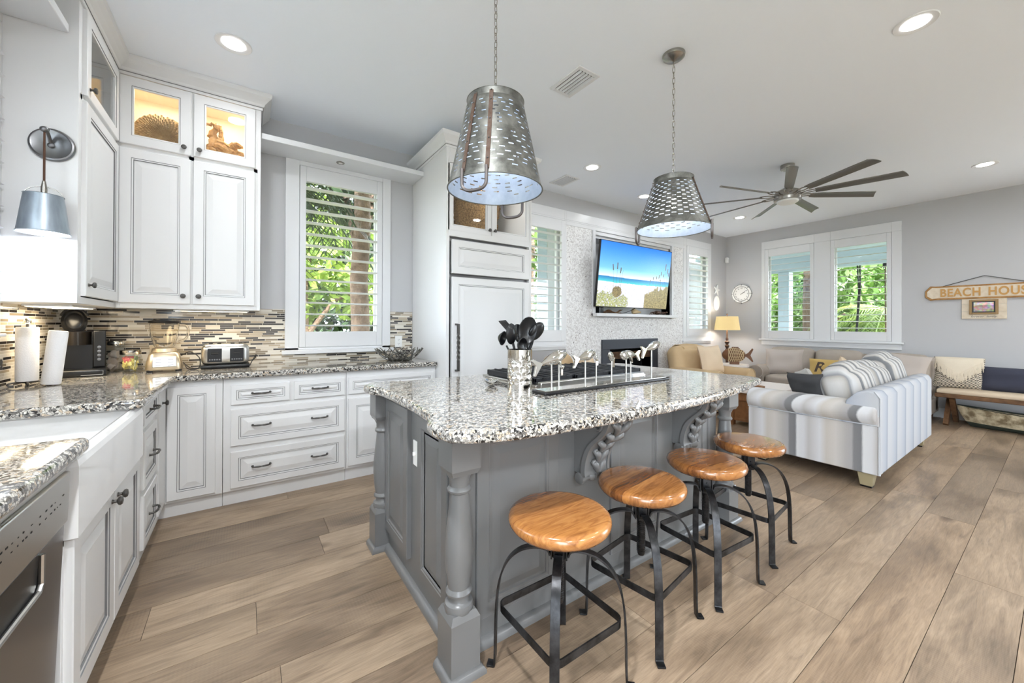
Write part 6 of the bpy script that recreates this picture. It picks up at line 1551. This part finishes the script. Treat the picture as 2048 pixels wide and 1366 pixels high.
def palm(lab, x, y, h, seed, mt, nf=16, L=1.3, droop=.9):
    rg_ = random.Random(seed); t = thing('palm', lab, 'palm', (x, y, -.5), group='garden palms')
    MB().tube([(x, y, -.5+(h+.5)*k/6) for k in range(7)], .11, 12).build('trunk', M['bark'], t)
    b = MB()
    for k in range(nf):
        a = 2*PI*k/nf+rg_.uniform(-.2, .2); up = rg_.uniform(.1, 1.0); LL = L*rg_.uniform(.8, 1.1); pr = []
        for i in range(9):
            s_ = i/8; pr.append(Vector((x+math.cos(a)*LL*s_, y+math.sin(a)*LL*s_, h+up*LL*s_*.8-droop*LL*s_*s_)))
        b.tube(pr, .012, 4)
        sd_ = Vector((-math.sin(a), math.cos(a), 0))
        for i in range(1, 9):
            for q in (0, .33, .66):
                p = pr[i-1].lerp(pr[i], q); d = (pr[i]-pr[i-1]).normalized()
                for s_ in (-1, 1):
                    tip = p+(sd_*s_*.75+d*.65+Vector((0, 0, -.25)))*LL*.32; w_ = d*.016; b.add([p-w_, tip, p+w_], [(0, 1, 2)])
    b.build('fronds', M[mt], t, smooth=0); return t
# behind the kitchen window
tree('broad tree trunk straight outside the kitchen window', 1.25, 5.35, 4.2, .12, [(-.3, .8, 3.5, .9, 700), (.6, .6, 3.6, .9, 600), (.1, .4, 3.0, .5, 260)], 'leafB', 1, .09)
tree('bright green tree farther out behind the kitchen window', .9, 8.6, 4.5, .12, [(-.5, 0, 2.6, 1.1, 1100), (.6, .3, 3.7, 1.3, 1200), (-.3, .4, 1.7, .8, 700), (1.2, 0, 2.0, .9, 700)], 'leafC', 2, .12)
tree('dark leafy tree at the left of the kitchen window view', .1, 10.5, 5, .15, [(0, 0, 2.2, 1.1, 900), (-.4, .3, 3.8, 1.4, 1100), (.3, 0, 1.2, .7, 500)], 'leafB', 3, .13)
tree('wide dark tree filling the far background of the kitchen window', 1.6, 15, 6, .2, [(-3.5, 0, 1.0, 1.9, 1500), (-1.2, .3, .9, 1.8, 1500), (1.0, 0, 1.2, 1.9, 1500), (3.4, 0, 1.4, 2.0, 1400), (-2, 0, 3.4, 2.0, 1500), (.8, 0, 4.0, 2.2, 1600), (3.2, 0, 4.2, 2.0, 1200)], 'leafB', 31, .19)
palm('palm with drooping fronds at the upper left of the kitchen window', .36, 5.6, 3.05, 4, 'leafB', 18, 1.25, 1.15)
palm('small spiky palm low outside the kitchen window', .98, 6.6, .75, 5, 'leafC', 16, .75, .5)
t = thing('garden_house', 'small pale house far outside the kitchen window', 'house', (.35, 9.4, -.5))
MB().box(-.3, .62, 9.0, 9.8, -.5, .95).build('wall', M['concrete'], t); MB().prism([(-.38, .95), (.70, .95), (.16, 1.35)], 8.9, 9.9, 'y').build('roof', M['sky_blue'], t)
# porch on the fireplace and far sides
def porch_post(lab, x, y, s_=.11):
    t = thing('porch_post', lab, 'post', (x, y, -.5), group='pale blue porch posts'); MB().box(x-s_, x+s_, y-s_, y+s_, -.5, 2.335).build('shaft', M['sky_blue'], t, bevel=.01); return t
t = thing('porch_siding', 'pale blue sided corner of the house beyond the window by the refrigerator', 'siding', (3.9, 4.9, 0))
b = MB()
for k in range(26): b.prism([(4.62, -.5+.13*k), (4.60, -.5+.13*k), (4.612, -.5+.13*(k+1)), (4.62, -.5+.13*(k+1))], 3.66, 3.84, 'x')
b.build('boards', M['sky_blue'], t); MB().box(3.84, 4.6, 4.58, 4.66, -.5, 2.9).build('corner_board', M['trim'], t)
t = thing('porch_wall', 'white boarded porch wall beyond the right-hand shutter by the fireplace', 'siding', (8.5, 4.7, 0))
b = MB()
for k in range(20): b.box(7.15, 11.5, 4.66, 4.70, -.5+.16*k, -.345+.16*k)
b.build('boards', M['trim'], t); MB().box(7.05, 7.15, 4.60, 4.70, -.5, 2.7).build('corner_board', M['islandk'], t)
tree('brown-trunked tree past the window by the refrigerator', 4.85, 6.4, 4, .14, [(0, .5, 2.8, .9, 700), (-.3, .6, 1.6, .9, 900), (.4, .8, 3.6, 1, 700), (0, .5, .6, .9, 800)], 'leafA', 6, .10)
porch_post('pale blue porch post in the left far window', 9.1, 3.30, .10)
b = MB(); b.box(XF+.16, 10.6, -1.5, 4.6, 2.62, 2.72); t = thing('porch_ceiling', 'pale blue porch ceiling and beam outside the far windows', 'porch ceiling', (9, 1.5, 2.6)); b.build('boards', M['sky_blue'], t); MB().box(9.0, 9.2, -1.5, 4.6, 2.34, 2.62).build('beam', M['sky_blue'], t)
tree('pinkish palm trunk behind the porch post in the left far window', 11.0, 3.42, 5, .20, [(.5, .5, 3.2, 1.2, 900), (1.0, -.4, 1.6, .9, 900), (1.3, .8, .9, .9, 800), (1.5, .2, 2.3, 1.0, 800)], 'leafA', 7, .10)
palm('feathery palm filling the right far window', 10.9, 2.0, 1.5, 8, 'leafC', 20, 1.5, .9)
palm('second feathery palm low in the right far window', 12.2, 2.6, 1.3, 9, 'leafA', 20, 1.6, .9)
tree('leafy green hedge tree behind the palms', 14.0, 2.4, 3.2, .12, [(0, -1.2, 1.5, 1.2, 1100), (0, 1.0, 1.2, 1.2, 1100), (.3, 0, 2.6, 1.2, 900), (0, 2.6, 1.6, 1.2, 900), (0, -2.6, 1.4, 1.2, 900), (0, 0, .2, 1.0, 700), (0, 4.2, 1.6, 1.3, 900)], 'leafA', 10, .13)
tree('broad dark tree closing the background of the far windows', 18.5, 4.0, 6, .2, [(0, -3.8, 1.2, 2.0, 1500), (0, -1.4, .8, 2.0, 1500), (0, 1.2, 1.0, 2.0, 1500), (0, 3.6, 1.2, 2.0, 1500), (.3, -2.4, 3.8, 2.1, 1500), (.3, .4, 4.2, 2.2, 1500), (.3, 3.0, 3.8, 2.1, 1400)], 'leafA', 32, .20)
t = thing('porch_swing_chain', 'dark doubled swing chain hanging in the right far window', 'chain', (9.15, 2.16, .2))
MB().tube([(9.1, 2.17, 2.34), (9.1, 2.15, 1.9), (9.12, 2.20, 1.0), (9.12, 2.22, .3)], .012, 6).tube([(9.1, 2.135, 2.34), (9.1, 2.13, 1.9), (9.12, 2.19, 1.0), (9.12, 2.22, .3)], .012, 6).build('links', M['blackm'], t)
t = thing('porch_swing_chain', 'thin dark swing chain near the middle of the right far window', 'chain', (9.15, 1.8, .2))
MB().tube([(9.1, 1.80, 2.34), (9.1, 1.80, 1.6), (9.12, 1.79, .3)], .010, 6).build('links', M['bronze'], t)
MB().box(9.08, 9.12, 1.77, 1.83, 2.28, 2.34).build('hook', M['blackm'], t)
